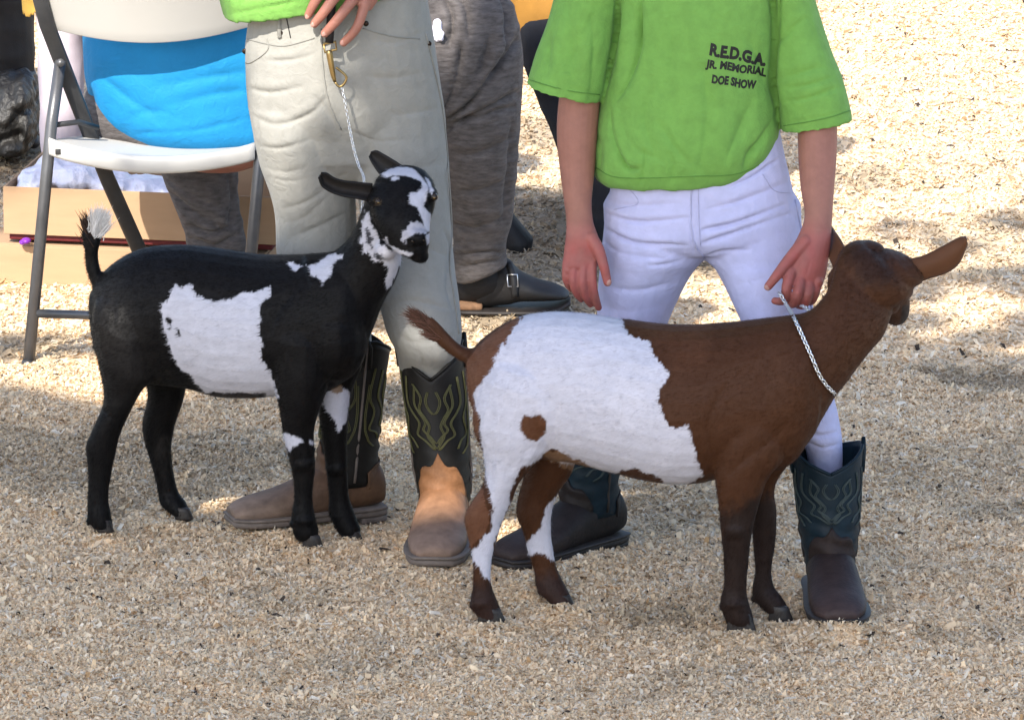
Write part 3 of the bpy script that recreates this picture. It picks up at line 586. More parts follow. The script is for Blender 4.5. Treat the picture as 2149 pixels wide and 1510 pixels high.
# ---------------------------------------------------------------- folding chair
ch = thing('folding_chair', 'white plastic folding chair with grey steel legs, seen from behind under the person in blue', 'chair', tuple(G(300, 760)))
s = Soup(); V = []; F = []; nu, nv = 24, 10
def sheet(name, fn, nu, nv, m, parent, thick, bev=0, offset=-1, **kw):
    V = [tuple(fn(i / nu, j / nv)) for i in range(nu + 1) for j in range(nv + 1)]
    F = [(i * (nv + 1) + j, i * (nv + 1) + j + 1, (i + 1) * (nv + 1) + j + 1, (i + 1) * (nv + 1) + j) for i in range(nu) for j in range(nv)]
    o = link(name, py_mesh(name, V, F), m, parent, **kw)
    if thick:
        q = o.modifiers.new('s', 'SOLIDIFY'); q.thickness = thick; q.offset = offset
    if bev:
        b = o.modifiers.new('b', 'BEVEL'); b.width = bev; b.segments = 3; b.limit_method = 'ANGLE'
    return o
def fback(u, v):
    yb = 54 + 38 * math.sin(pi * min(1, max(0, u))) ** 0.9 - 8 * u; x = 96 + 452 * u - (1 - v) * 30
    k = 1 - 0.10 * (1 - math.sin(pi * u) ** 0.4) * (1 if v in (0,) else 0)
    return P(x, -150 + (yb + 150) * v, 1.79 - 0.05 * math.sin(pi * u) - 0.115 * (1 - v))
sheet('backrest', fback, 30, 10, M['plastic'], ch, 0.014, 0.004, 0)
def fseat(u, v):
    a = P(103 + 432 * u, 290 + 34 * math.sin(pi * u) ** 0.8 + 10 * u, 1.73 - 0.06 * u - .02 * math.sin(pi * u)); b = P(245 + 445 * u, 262 + 14 * u + 10 * math.sin(pi * u), 2.07 - 0.06 * u)
    w = a.lerp(b, v); w.z -= 0.006 * math.sin(pi * v); return w
sheet('seat', fseat, 30, 14, M['plastic'], ch, 0.016, 0.006, 1)
# rolled near lip of the seat
s = Soup(); rings = []
for i in range(31):
    u = i / 30; c0 = fseat(u, 0) + Vector((0, -0.004, -0.016)); r = []
    for j in range(16):
        a = 2 * pi * j / 16; ca, sa = cos(a), sin(a); r.append(c0 + Vector((0, math.copysign(abs(ca) ** .6, ca) * 0.013, math.copysign(abs(sa) ** .6, sa) * 0.0185)))
    rings.append(r)
s.ring_skin(rings); s.build('seat_lip', M['plastic'], ch)
for x in (122, 505):
    s = Soup(); s.box(P(x, 318 + (8 if x > 300 else 0), 1.708 - (.05 if x > 300 else 0)), (.012, .006, .012)); s.build('seat_slot', M['steel_dark'], ch, bevel=.001)
def leg(name, pts, r, m, p=ch): s = Soup(); s.tube([P(*q) for q in pts], r, 14, 1); return s.build(name, m, p)
l1 = leg('rear_leg', [(127, 128, 1.79), (108, 260, 1.745), (60, 762, 1.62)], 0.0128, M['steel'])
l2 = leg('rear_leg', [(560, 140, 1.73), (548, 300, 1.68), (505, 782, 1.56)], 0.0128, M['steel'])
for st in ([(62, -90, 1.70), (98, 50, 1.765), (152, 190, 1.82), (226, 376, 1.93), (290, 520, 2.03), (346, 642, 2.12)], [(505, -90, 1.64), (541, 50, 1.70), (592, 190, 1.755), (666, 366, 1.865), (730, 510, 1.965), (786, 640, 2.08)]):
    s = Soup(); pts = [np.array([*P(*q)]) for q in st]; rings = []
    for i, p in enumerate(pts):
        t = Vector(pts[min(i + 1, 5)] - pts[max(i - 1, 0)]).normalized(); x = Vector((0, 1, 0)).cross(t).normalized(); y = t.cross(x)
        rings.append([Vector(p) + x * math.copysign(abs(cos(a)) ** .5, cos(a)) * .0165 + y * math.copysign(abs(sin(a)) ** .5, sin(a)) * .010 for a in [2 * pi * j / 16 for j in range(16)]])
    s.ring_skin(rings); s.build('front_leg', M['steel_dark'], ch)
leg('crossbar', [(72, 657, 1.645), (505, 672, 1.585)], 0.0095, M['steel'])
leg('brace', [(205, 268, 1.84), (165, 256, 1.80), (118, 262, 1.755)], 0.006, M['steel_dark'])
for q in ((60, 757, 1.62), (506, 776, 1.56)):
    s = Soup(); s.tube([P(*q), P(q[0] - 1, q[1] + 10, q[2] - .003)], .0145, 14, 1); s.build('foot_cap', M['steel_dark'], ch)
for q in ((127, 132, 1.772), (560, 142, 1.712)):
    s = Soup(); s.tube([P(*q), P(q[0], q[1], q[2] - .02)], .009, 12, 1); s.build('pivot_bolt', M['steel'], ch)

# ---------------------------------------------------------------- boxes
def carton(root, x0, x1, yt0, yt1, h, Yl, Yr, depth, open_top):
    a = P(x0, yt0, Yl); b = P(x1, yt1, Yr); b.z = a.z; d = (b - a); w = d.length; ang = math.atan2(d.y, d.x); R = Matrix.Rotation(ang, 3, 'Z'); nrm = R @ Vector((0, 1, 0))
    t = 0.005
    def pan(c, dim, name='side_panel'):
        s = Soup(); s.box(c, dim, R); return s.build(name, M['card'], root, False, 0.0015)
    mid_ = (a + b) / 2
    pan(mid_ + Vector((0, 0, -h / 2)) + nrm * t / 2, (w, t, h)); pan(mid_ + Vector((0, 0, -h / 2)) + nrm * (depth - t / 2), (w, t, h))
    for sx in (-1, 1): pan(mid_ + R @ Vector((sx * (w / 2 - t / 2), depth / 2, 0)) + Vector((0, 0, -h / 2)), (t, depth - 2.02 * t, h - .001))
    pan(mid_ + nrm * depth / 2 + Vector((0, 0, -h + t / 2 + .001)), (w - 2.05 * t, depth - 2.05 * t, t), 'base_panel')
    if not open_top: pan(mid_ + nrm * depth / 2 + Vector((0, 0, -t / 2 + .003)), (w - 2.05 * t, depth - 2.05 * t, t), 'top_panel')
    return mid_, R, nrm, w
bx1 = thing('cardboard_box', 'open cardboard box holding a white plastic bag, on top of another box', 'box', tuple(P(290, 500, 2.4)))
bx2 = thing('cardboard_box', 'closed cardboard box at the bottom of the pair, behind the chair legs', 'box', tuple(G(290, 597)))
m1 = carton(bx1, 6, 578, 391, 418, 0.107, 2.36, 2.25, .40, True)
m2 = carton(bx2, -34, 560, 512, 538, 0.088, 2.37, 2.255, .42, False)
s = Soup(); s.box(m1[0] + m1[2] * .19 + Vector((0, 0, -.115)), (m1[3] - .02, .36, .013), m1[1])
tag(s.build('maroon_cloth', M['maroon'], bevel=.003), 'thin maroon cloth pressed between the two cardboard boxes', 'cloth')
s = Soup(); s.pball(55, 505, 2.335, 11, 7, .015); s.pball(48, 508, 2.34, 8, 6, .012); tag(s.build('purple_wrapper', M['purple']), 'small shiny purple wrapper poking out between the cardboard boxes', 'wrapper')
s = Soup()
for q in ((75, 380, 2.45, 38, 30), (110, 352, 2.5, 36, 34), (160, 372, 2.47, 60, 34), (230, 385, 2.46, 60, 26), (300, 392, 2.46, 60, 24), (360, 400, 2.45, 60, 22), (200, 350, 2.55, 50, 25), (60, 395, 2.42, 25, 18), (440, 402, 2.45, 60, 20)): s.pball(q[0], q[1], q[2], q[3], q[4], .07)
me = s.remesh('plastic_bag', .005, 3); V, N = mesh_np(me); x, y, z = V.T
V = V + N * (0.007 * np.abs(fbm(x * 22, y * 22, z * 30, 3)) - .008 * np.abs(noise(x * 45, y * 30, z * 45)))[:, None]; put_v(me, V)
tag(link('plastic_bag', me, M['whitebag']), 'crumpled white plastic bag filling the open cardboard box', 'bag')

# ---------------------------------------------------------------- clothes and people helpers
def cloth(name, soup, m, parent, voxel=.004, it=5, creases=(), amp=.002, fr=14, st=(1, 1, 1), fn=None, **kw):
    me = soup.remesh(name, voxel, it); V, N = mesh_np(me)
    if fn: V = fn(V, N); put_v(me, V); V, N = mesh_np(me)
    if creases: V = crease(V, N, creases); put_v(me, V); V, N = mesh_np(me)
    x, y, z = V[:, 0] * st[0], V[:, 1] * st[1], V[:, 2] * st[2]
    # rucked cloth: narrow ridges with soft valleys between
    w = fbm(x * fr, y * fr, z * fr, 3); r_ = 1 - np.abs(noise(x * fr * 1.3 + 9, y * fr * 1.3, z * fr * 1.3)) * 2
    V = V + N * (amp * (0.7 * w + 0.5 * r_))[:, None]; put_v(me, V)
    return link(name, me, m, parent, **kw), me
def shell(s, st, inner=6, back=50, dirn=None, n=26, sub=4, th=.006, ex=2.0):
    """garment tube with an open, double-walled hem at its last station"""
    c = []
    def cv(q):
        a = P(q[0], q[1], q[4]); b_ = P(q[2], q[3], q[6] if len(q) > 6 else q[4]); return np.array([*((a + b_) / 2), *((a - b_) / 2), q[5]])
    c = catmull([cv(q) for q in st], sub); out = []
    for q in c: out.append(q)
    for f in (0, .35, 1.0):
        k = max(0, len(c) - 1 - int(f * sub * 1.2)); q = c[k].copy(); L = np.linalg.norm(q[3:6]); q[3:6] *= (L - th) / L; q[6] -= th; out.append(q)
    s.lofts(out, n, None, ex)
def arm_mesh(fn, voxel=.0021): s = Soup(); fn(s); return s.remesh('a', voxel, 3)
def join(name, meshes):
    Vs = []; Fs = []; b = 0
    for me in meshes:
        V, _ = mesh_np(me); F = [tuple(i + b for i in p.vertices) for p in me.polygons]; Vs.append(V); Fs += F; b += len(V); bpy.data.meshes.remove(me)
    return py_mesh(name, np.concatenate(Vs), Fs)
def head(s, px, py, Y, k=1.0, face=(0, -1)):
    """skull, jaw, nose, ears and neck; py is the chin height"""
    c = P(px, py, Y); S = .115 * k
    s.ball(c + Vector((0, .015, .135)) * k, (.073 * k, .092 * k, .095 * k)); s.ball(c + Vector((face[0] * .02, face[1] * .025, .06)) * k, (.055 * k, .062 * k, .062 * k))
    s.ball(c + Vector((face[0] * .085, face[1] * .088, .085)) * k, (.013 * k, .02 * k, .024 * k)); s.ball(c + Vector((face[0] * .06, face[1] * .072, .045)) * k, (.025 * k, .014 * k, .009 * k))
    for e in (-1, 1): s.ball(c + Vector((e * .075, .01, .095)) * k, (.008 * k, .018 * k, .03 * k))
    s.tube([c + Vector((0, .02, -.10)) * k, c + Vector((0, .015, .05)) * k], .05 * k, 14, 1)
def head_parts(root, px, py, Y, k, hairmat, face=(0, -1)):
    c = P(px, py, Y)
    s = Soup(); s.ball(c + Vector((0, .03, .15)) * k, (.082 * k, .094 * k, .092 * k)); me = s.remesh('hair', .008, 2); V, N = mesh_np(me)
    V = V + N * (.005 * fbm(V[:, 0] * 60, V[:, 1] * 60, V[:, 2] * 15, 2))[:, None]; put_v(me, V); link('hair', me, hairmat, root)
    for e in (-1, 1): s = Soup(); s.ball(c + Vector((e * .03 + face[0] * .07, face[1] * .074, .105)) * k, .011 * k); s.build('eye', M['eye'], root)

# ---------------------------------------------------------------- cowboy boots
def boot(root, pos, yaw, H, k, m_shaft, m_vamp, m_sole, m_thread, dip=.06, lean=(0, 0), tongue=.07, label=None, rtop=.064):
    pos = (pos[0], pos[1], pos[2] + .007)
    R = Matrix.Rotation(yaw, 4, 'Z'); T = Matrix.Translation(pos) @ R
    bt = bpy.data.objects.new('boot', None); C.objects.link(bt); bt.parent = root; bt.location = Vector(pos) - root.location; bt.empty_display_size = .05
    if label: bt['label'] = label
    def prof(z):
        t = (z - .075 * k) / (H - .075 * k); t = max(0, min(1, t))
        rx = (.043 + (rtop - .043) * t ** .7) * k; ry = (.056 + .008 * t) * k - .006 * k * math.sin(pi * t)
        return rx, ry, lean[0] * t, lean[1] * t + .012 * k
    def surf(a, z, off=0.0):
        rx, ry, ox, oy = prof(z); wr = .0022 * math.sin(z * 210 + 2.2 * math.sin(a * 2)) * math.exp(-((z - .13) / .05) ** 2)
        return Vector((ox + (rx + off + wr) * sin(a), oy - (ry + off + wr) * cos(a), z))          # a = 0 is the front
    def top(a):
        a = (a + pi) % (2 * pi) - pi; f = max(0, 1 - abs(a) / 1.35); g = max(0, 1 - (pi - abs(a)) / 1.3); return H - dip * f ** .95 - dip * .6 * g
    n = 48; m_ = 22; V = []
    for i in range(m_ + 1):
        for j in range(n):
            a = 2 * pi * j / n; z = .06 * k + (top(a) - .06 * k) * i / m_; V.append(tuple(T @ surf(a, z)))
    F = [(i * n + j, i * n + (j + 1) % n, (i + 1) * n + (j + 1) % n, (i + 1) * n + j) for i in range(m_) for j in range(n)]
    def add(name, V, F, m, th=0, sm=True):
        me_ = py_mesh(name, V, F, sm)
        if isinstance(m, tuple):
            Ti = T.inverted(); q_ = np.array([tuple(Ti @ Vector(v)) for v in V]); d_ = smooth(-q_[:, 1] / k + .25 * (.12 - q_[:, 2]) + .008 * noise(q_[:, 0] * 25, q_[:, 1] * 25, q_[:, 2] * 25), .0, .22)
            d_ = np.maximum(d_, .8 * smooth(.03 - q_[:, 2], 0, .02)); set_col(me_, np.array(m[0]) * (1 - d_[:, None]) + np.array(m[1]) * d_[:, None]); m = M['boot_leather']
        o = link(name, me_, m); o.parent = bt; o.location = -Vector(pos)
        if th: q = o.modifiers.new('s', 'SOLIDIFY'); q.thickness = th; q.offset = 0
        return o
    add('shaft', V, F, m_shaft, .0045)
    # piping round the mouth, side seams, pull straps
    def strip(name, pts, r, m, n_=6): s = Soup(); s.tube([T @ p for p in pts], r, n_, 1); o = link(name, py_mesh(name, s.v, s.f), m); o.parent = bt; o.location = -Vector(pos); return o
    strip('piping', [surf(2 * pi * j / 60, top(2 * pi * j / 60), .001) for j in range(61)], .0032 * k, m_shaft)
    for sd_ in (-1, 1):
        strip('side_seam', [surf(sd_ * pi / 2, .07 * k + (H - .07 * k) * j / 12, .002) for j in range(13)], .0026 * k, m_sole)
        strip('pull_strap', [surf(sd_ * 1.45, H - .05, .003), surf(sd_ * 1.5, H - .01, .004), surf(sd_ * 1.56, H + .012, .003), surf(sd_ * 1.66, H - .01, .004), surf(sd_ * 1.7, H - .05, .003)], .0042 * k, m_shaft)
    # foot: rings across, from heel to toe
    st = [(.078, .030, .085, .022), (.066, .036, .100, .018), (.04, .041, .100, .014), (.0, .042, .104, .012), (-.035, .044, .098, .010), (-.07, .047, .082, .009), (-.105, .0495, .066, .009), (-.14, .0505, .056, .009), (-.172, .0475, .049, .010), (-.195, .040, .042, .011), (-.212, .027, .033, .013)]
    rings = []
    cc = catmull([np.array(q) for q in st], 3)
    for y_, hw, zt, zb in cc:
        r = []
        for j in range(24):
            a = 2 * pi * j / 24; ca, sa = cos(a), sin(a); hz = (zt - zb) / 2; e = .75 if sa < 0 else 1.0
            wr = 1 + (.035 * math.sin(y_ * 300 + 2.5 * ca) + .03 * math.sin(y_ * 170 - 1.5 * ca)) * math.exp(-((y_ + .075) / .035) ** 2) - .035 * math.exp(-((y_ + .148 - .012 * ca * ca) / .0022) ** 2)
            r.append(T @ (Vector((math.copysign(abs(ca) ** e, ca) * hw, y_, zb + hz + math.copysign(abs(sa) ** (.55 if sa < 0 else 1.0), sa) * hz * wr)) * k))
        rings.append(r)
    s = Soup(); s.ring_skin(rings); add('vamp', s.v, s.f, m_vamp)
    # tongue of the vamp laid up the front, heel counter laid up the back
    for c_, w_, h_, nm in ((0, 1.0, tongue, 'vamp_tongue'), (pi, 1.1, .022 * k, 'heel_counter')):
        V = []; F = []; na, nz_ = 20, 12
        for i in range(na + 1):
            u = -1 + 2 * i / na; zt = .085 * k + h_ * (1 - abs(u) ** 1.6) * (1 - .25 * math.sin(abs(u) * 6))
            for j in range(nz_ + 1): V.append(tuple(T @ surf(c_ + u * w_, .055 * k + (zt - .055 * k) * j / nz_, 0.0045 - .001 * (j / nz_) ** 2)))
        F = [(i * (nz_ + 1) + j, (i + 1) * (nz_ + 1) + j, (i + 1) * (nz_ + 1) + j + 1, i * (nz_ + 1) + j + 1) for i in range(na) for j in range(nz_)]
        add(nm, V, F, m_vamp, .0025)
    # sole and heel
    def slab(name, scale, z0, z1, y0, y1, m, grow=.004):
        s = Soup(); L = []
        q = [(a_, b_) for a_, b_, _, _ in cc if y1 <= a_ <= y0]
        for y_, hw in q: L.append((hw + grow, y_))
        pts = [(x_, y_) for x_, y_ in L] + [(-x_, y_) for x_, y_ in reversed(L)]
        rings = [[T @ (Vector((x_ * f, y_ * (1 + .02 * (f > .99)), z)) * k) for x_, y_ in pts] for z, f in ((z0, .97), (z0 + (z1 - z0) * .3, 1), (z0 + (z1 - z0) * .8, 1), (z1, .97))]
        s.ring_skin(rings); return add(name, s.v, s.f, m)
    slab('sole', 1, .001, .013, .09, -.215, m_sole); slab('heel', 1, -.012, .001, .085, .015, m_sole, .001)
    slab('welt', 1, .0125, .0185, .09, -.215, m_sole, .0075)
    # fancy stitching on the shaft, both sides mirrored, front and back
    z0 = .09 * k + tongue; zz = H - dip - .01
    pats = [[(.0, .02), (.10, .10), (.25, .22), (.16, .36), (.30, .5), (.45, .62), (.35, .8), (.6, 1.0)],
            [(.0, .10), (.16, .20), (.38, .30), (.28, .42), (.5, .58), (.62, .7), (.55, .95)],
            [(.05, .0), (.35, .14), (.62, .22), (.5, .4), (.75, .55), (.95, .72), (.85, 1.1)],
            [(.0, .55), (.12, .62), (.2, .75), (.1, .9)], [(.7, .0), (.9, .12), (1.2, .2), (1.05, .45), (1.3, .7), (1.2, 1.15)], [(.95, -.1), (1.25, .05), (1.4, .35), (1.35, .9)]]
    sk = Soup()
    for base in (0, pi):
        for p in pats:
            for sd_ in (-1, 1):
                for off in (0, .05):
                    q = catmull([np.array(v) for v in p], 4)
                    pts = [T @ surf(base + sd_ * (v[0] + off), min(z0 + (zz - z0) * v[1], top(base + sd_ * (v[0] + off)) - .006), .0035) for v in q]
                    sk.tube(pts, .0011 * k, 4, 1)
    o = add('stitching', sk.v, sk.f, m_thread); o['kind'] = 'stuff'
    return bt

# ---------------------------------------------------------------- the child in white trousers
kid = thing('person', 'person in lime T-shirt and white trousers holding the brown goat by its chain', 'person', tuple(G(1480, 1240)))
s = Soup()
s.pairs([(1275, 300, 1636, 270, .0, .092), (1280, 350, 1648, 330, .0, .10), (1280, 400, 1662, 390, .0, .108), (1274, 445, 1672, 438, .0, .112), (1268, 485, 1683, 478, .0, .112), (1265, 508, 1690, 504, .0, .10)], n=30, ex=2.3, cap=.12)
s.pairs([(1268, 470, 1478, 470, .0, .095), (1264, 505, 1500, 505, .0, .10), (1261, 535, 1484, 535, .0, .10), (1259, 562, 1458, 563, .005, .094), (1254, 620, 1426, 620, .015, .086), (1251, 690, 1396, 690, .03, .078), (1228, 780, 1362, 780, .08, .070), (1206, 860, 1325, 860, .115, .06), (1190, 920, 1290, 920, .14, .05), (1188, 1000, 1270, 1000, .15, .042), (1190, 1080, 1262, 1080, .15, .036)], n=24)
s.pairs([(1474, 470, 1682, 470, .0, .095), (1455, 505, 1690, 505, -.005, .10), (1472, 535, 1694, 533, -.01, .10), (1500, 562, 1698, 560, -.03, .094), (1530, 620, 1704, 620, -.055, .086), (1562, 690, 1713, 690, -.09, .078), (1595, 765, 1730, 760, -.12, .069), (1628, 830, 1748, 825, -.145, .062), (1660, 890, 1762, 885, -.150, .054), (1686, 930, 1768, 928, -.150, .046), (1698, 985, 1768, 985, -.140, .038), (1712, 1080, 1766, 1080, -.145, .03)], n=24)
kc = [([(1270, 448), (1340, 466), (1451, 456)], 6, .004), ([(1266, 478), (1330, 508), (1448, 516)], 6, .0055), ([(1469, 484), (1544, 468), (1652, 428)], 6, .006), ([(1469, 512), (1544, 488), (1664, 446)], 6, .006),
      ([(1474, 540), (1520, 527), (1580, 524)], 5, .005), ([(1355, 557), (1392, 556), (1436, 545)], 6, .0025), ([(1525, 396), (1580, 370), (1636, 332)], 5, .004), ([(1480, 440), (1560, 420), (1660, 380)], 8, .003), ([(1275, 425), (1330, 432), (1440, 425)], 8, .002),
      ([(1264, 500), (1300, 530), (1400, 545)], 7, .003), ([(1454, 392), (1451, 460), (1456, 520), (1470, 540)], 3.5, .002), ([(1270, 600), (1340, 610), (1420, 590)], 12, .002), ([(1540, 600), (1620, 580), (1690, 570)], 10, .002),
      ([(1262, 640), (1320, 655), (1400, 640)], 14, .002), ([(1690, 900), (1720, 915), (1760, 905)], 5, .003), ([(1690, 925), (1725, 940), (1765, 930)], 5, .003), ([(1600, 700), (1640, 660), (1700, 650)], 12, .002)]
tr, kme = cloth('trousers', s, M['white_denim'], kid, .0034, 2, [(a_, w_ * .75, d_ * 1.9) for a_, w_, d_ in kc], .0009, 12, (1, 1, 1.4)); kb = bvh_of(kme)
def seam(parent, bvh, pts, r, m, name='seam', off=.0008, fallY=0):
    q = catmull([np.array(p, float) for p in pts], 5); s = Soup(); s.tube([hit(bvh, p[0], p[1], off, fallY) for p in q], r, 5, 1); return s.build(name, m, parent)
seam(tr, kb, [(1452, 380), (1450, 430), (1452, 480), (1462, 520), (1478, 540)], .0016, M['lilac_thread'])
seam(tr, kb, [(1466, 380), (1466, 430), (1468, 480), (1470, 515)], .0008, M['lilac_thread']); seam(tr, kb, [(1340, 376), (1341, 392)], .004, M['white_denim'], 'belt_loop'); seam(tr, kb, [(1310, 385), (1340, 425), (1290, 440)], .0007, M['lilac_thread'], 'pocket_seam')
seam(tr, kb, [(1600, 365), (1625, 400), (1664, 405)], .0007, M['lilac_thread'], 'pocket_seam'); seam(tr, kb, [(1668, 420), (1684, 500), (1696, 580), (1702, 650)], .0014, M['lilac_thread'])
s = Soup(); s.ball(hit(kb, 1455, 384, .001), (.005, .0025, .005)); s.build('button', M['rivet'], tr)
# T-shirt
s = Soup()
shell(s, [(1330, -175, 1580, -175, .0, .05), (1270, -130, 1650, -130, .0, .075), (1285, -60, 1640, -60, .0, .10), (1288, 20, 1632, 20, .0, .113), (1278, 110, 1628, 110, .0, .12), (1262, 200, 1630, 200, .0, .125), (1249, 280, 1634, 265, .0, .13), (1245, 330, 1626, 308, .0, .13), (1250, 366, 1606, 345, .0, .122), (1268, 381, 1586, 362, .0, .114)], n=34, ex=2.2)
shell(s, [(1255, -150, 1330, -60, .0, .055), (1205, -110, 1310, 0, .0, .07), (1166, -15, 1298, 60, .0, .076), (1146, 50, 1290, 110, -.005, .078), (1124, 115, 1278, 160, -.01, .077), (1103, 177, 1262, 210, -.015, .074)], n=24)
shell(s, [(1590, -60, 1655, -150, .0, .055), (1612, 0, 1690, -70, .0, .07), (1620, 60, 1716, 20, .0, .076), (1624, 130, 1742, 95, -.01, .078), (1630, 200, 1768, 165, -.025, .076), (1640, 273, 1789, 246, -.035, .070)], n=24)
sc = [([(1350, -60), (1342, 40), (1338, 110), (1318, 170), (1288, 220)], 8, .016), ([(1280, 225), (1284, 280), (1306, 340), (1322, 356), (1345, 352)], 6, .012), ([(1294, -40), (1295, 50), (1286, 110), (1270, 190)], 8, .016), ([(1618, -60), (1624, 50), (1620, 150), (1626, 225)], 7, .010), ([(1630, 235), (1600, 290), (1574, 322), (1560, 355)], 8, .012), ([(1641, -60), (1633, 60), (1627, 150), (1633, 240), (1640, 290)], 6, .010),
      ([(1395, -40), (1410, 80), (1402, 200)], 24, .005), ([(1476, 130), (1484, 250), (1468, 370)], 20, .008), ([(1585, 200), (1548, 280), (1520, 345)], 15, .006), ([(1362, 190), (1352, 260), (1378, 330)], 15, .006), ([(1450, 350), (1410, 300), (1380, 250)], 13, .004), ([(1632, 95), (1662, 62), (1695, 35)], 6, .006), ([(1640, 215), (1700, 205), (1765, 182)], 6, .004), ([(1645, 185), (1700, 178), (1750, 160)], 5, .003),
      ([(1640, 165), (1690, 150), (1730, 140)], 9, .0035), ([(1180, -20), (1200, 80), (1190, 190)], 18, .006), ([(1240, 30), (1246, 120), (1236, 215)], 12, .005), ([(1150, 60), (1150, 120), (1140, 190)], 12, .004), ([(1340, 395), (1352, 345), (1350, 310)], 6, .004), ([(1404, 395), (1412, 350), (1402, 318)], 7, .003), ([(1300, 250), (1330, 310), (1400, 340)], 11, .004), ([(1555, 60), (1590, 120), (1612, 200)], 14, .004),
      ([(1100, 163), (1180, 182), (1275, 197)], 2.6, .0018), ([(1632, 262), (1700, 250), (1800, 230)], 2.6, .0018), ([(1230, 260), (1258, 300), (1256, 370)], 8, .006), ([(1265, 0), (1230, 60), (1200, 140)], 14, .004)]
def drape(V, N):
    x, y, z = V.T; sw = 0.0045 * fbm(x * 17 + 1.5 * z, y * 10, z * 3.2, 2) + 0.002 * noise(x * 40, y * 30, z * 14)
    return V + N * sw[:, None]
sh, sme = cloth('t_shirt', s, M['lime'], kid, .0036, 3, [(a_, w_ * .85, d_ * 1.25) for a_, w_, d_ in sc], .0010, 12, (1, 1, .8), fn=drape); sb = bvh_of(sme)
lime_thread = mat('lime_thread', (0.09, 0.21, 0.04), .9, .1, 50, 0)
seam(sh, sb, [(1252, 352), (1285, 370), (1340, 374), (1450, 370), (1540, 366), (1592, 346)], .0010, lime_thread, 'hem_stitch'); seam(sh, sb, [(1112, 168), (1150, 180), (1200, 192), (1258, 199)], .0010, lime_thread, 'hem_stitch'); seam(sh, sb, [(1645, 264), (1700, 255), (1750, 244), (1784, 232)], .0010, lime_thread, 'hem_stitch')
# printed lettering, laid on the cloth
def lettering(root, bvh, text, x0, x1, yb, size_px, slope, m, bold=.03, Yp=-.12):
    cu = bpy.data.curves.new('print', 'FONT'); cu.body = text; cu.size = 1.0; cu.shear = 0.18; cu.offset = bold; cu.resolution_u = 3; cu.space_character = 1.02
    o = bpy.data.objects.new('tmp', cu); C.objects.link(o); dg = bpy.context.evaluated_depsgraph_get(); me = bpy.data.meshes.new_from_object(o.evaluated_get(dg)); bpy.data.objects.remove(o)
    import bmesh
    bm = bmesh.new(); bm.from_mesh(me); bmesh.ops.triangulate(bm, faces=bm.faces[:]); bmesh.ops.subdivide_edges(bm, edges=[e for e in bm.edges if e.calc_length() > .25], cuts=2); bm.to_mesh(me); bm.free()
    V, _ = mesh_np(me); w = V[:, 0].max() - V[:, 0].min(); sx = (x1 - x0) / w; mn = V[:, 0].min(); out = []
    ch_ = [math.sin((v[0] - mn) * 2.1) for v in V]
    for v, wob in zip(V, ch_):
        x_ = x0 + (v[0] - mn) * sx; y_ = yb + (x_ - x0) * slope - v[1] * size_px + 1.2 * wob; out.append(hit(bvh, x_, y_, .0007, Yp))
    me.vertices.foreach_set('co', [c for p in out for c in p]); me.update(); o = link('printed_lettering', me, m, root)
    return o
lettering(sh, sb, 'R.E.D.G.A.', 1488, 1606, 114, 34, .20, M['ink'], .06)
lettering(sh, sb, 'JR. MEMORIAL', 1480, 1607, 140, 23, .155, M['ink'], .05)
lettering(sh, sb, 'DOE SHOW', 1493, 1588, 173, 24, .16, M['ink'], .055)
# body: arms and hands, head, torso
def right_arm(s):
    s.pairs([(1225, -60, 1300, -40, .0, .045), (1205, 40, 1282, 40, -.005, .042), (1188, 120, 1270, 120, -.01, .04), (1173, 205, 1260, 205, -.02, .037), (1168, 280, 1254, 280, -.03, .036), (1174, 350, 1249, 350, -.04, .032), (1183, 420, 1242, 420, -.055, .026), (1188, 462, 1245, 464, -.065, .022), (1187, 495, 1256, 497, -.075, .0205), (1183, 528, 1266, 530, -.08, .018), (1181, 556, 1256, 556, -.085, .0155)], n=22, cap=.3)
    s.finger([P(1243, 545, -.088), P(1243, 588, -.098), P(1248, 620, -.096), P(1256, 645, -.085)], [.0098, .0090, .0082, .0068])
    s.finger([P(1226, 548, -.088), P(1222, 592, -.100), P(1229, 622, -.094), P(1239, 638, -.080)], [.0098, .0090, .0080, .0066])
    s.finger([P(1207, 548, -.086), P(1203, 588, -.096), P(1209, 613, -.090), P(1220, 628, -.076)], [.0094, .0086, .0076, .0062])
    s.finger([P(1190, 545, -.082), P(1187, 578, -.088), P(1191, 596, -.082), P(1199, 607, -.070)], [.0085, .0076, .0068, .0056])
    s.finger([P(1240, 500, -.085), P(1256, 525, -.096), P(1267, 558, -.106), P(1275, 592, -.108)], [.014, .0118, .0096, .0082])
    for x, y in ((1190, 566), (1206, 570), (1224, 572), (1243, 570)): s.ball(P(x, y, -.089), .0078)
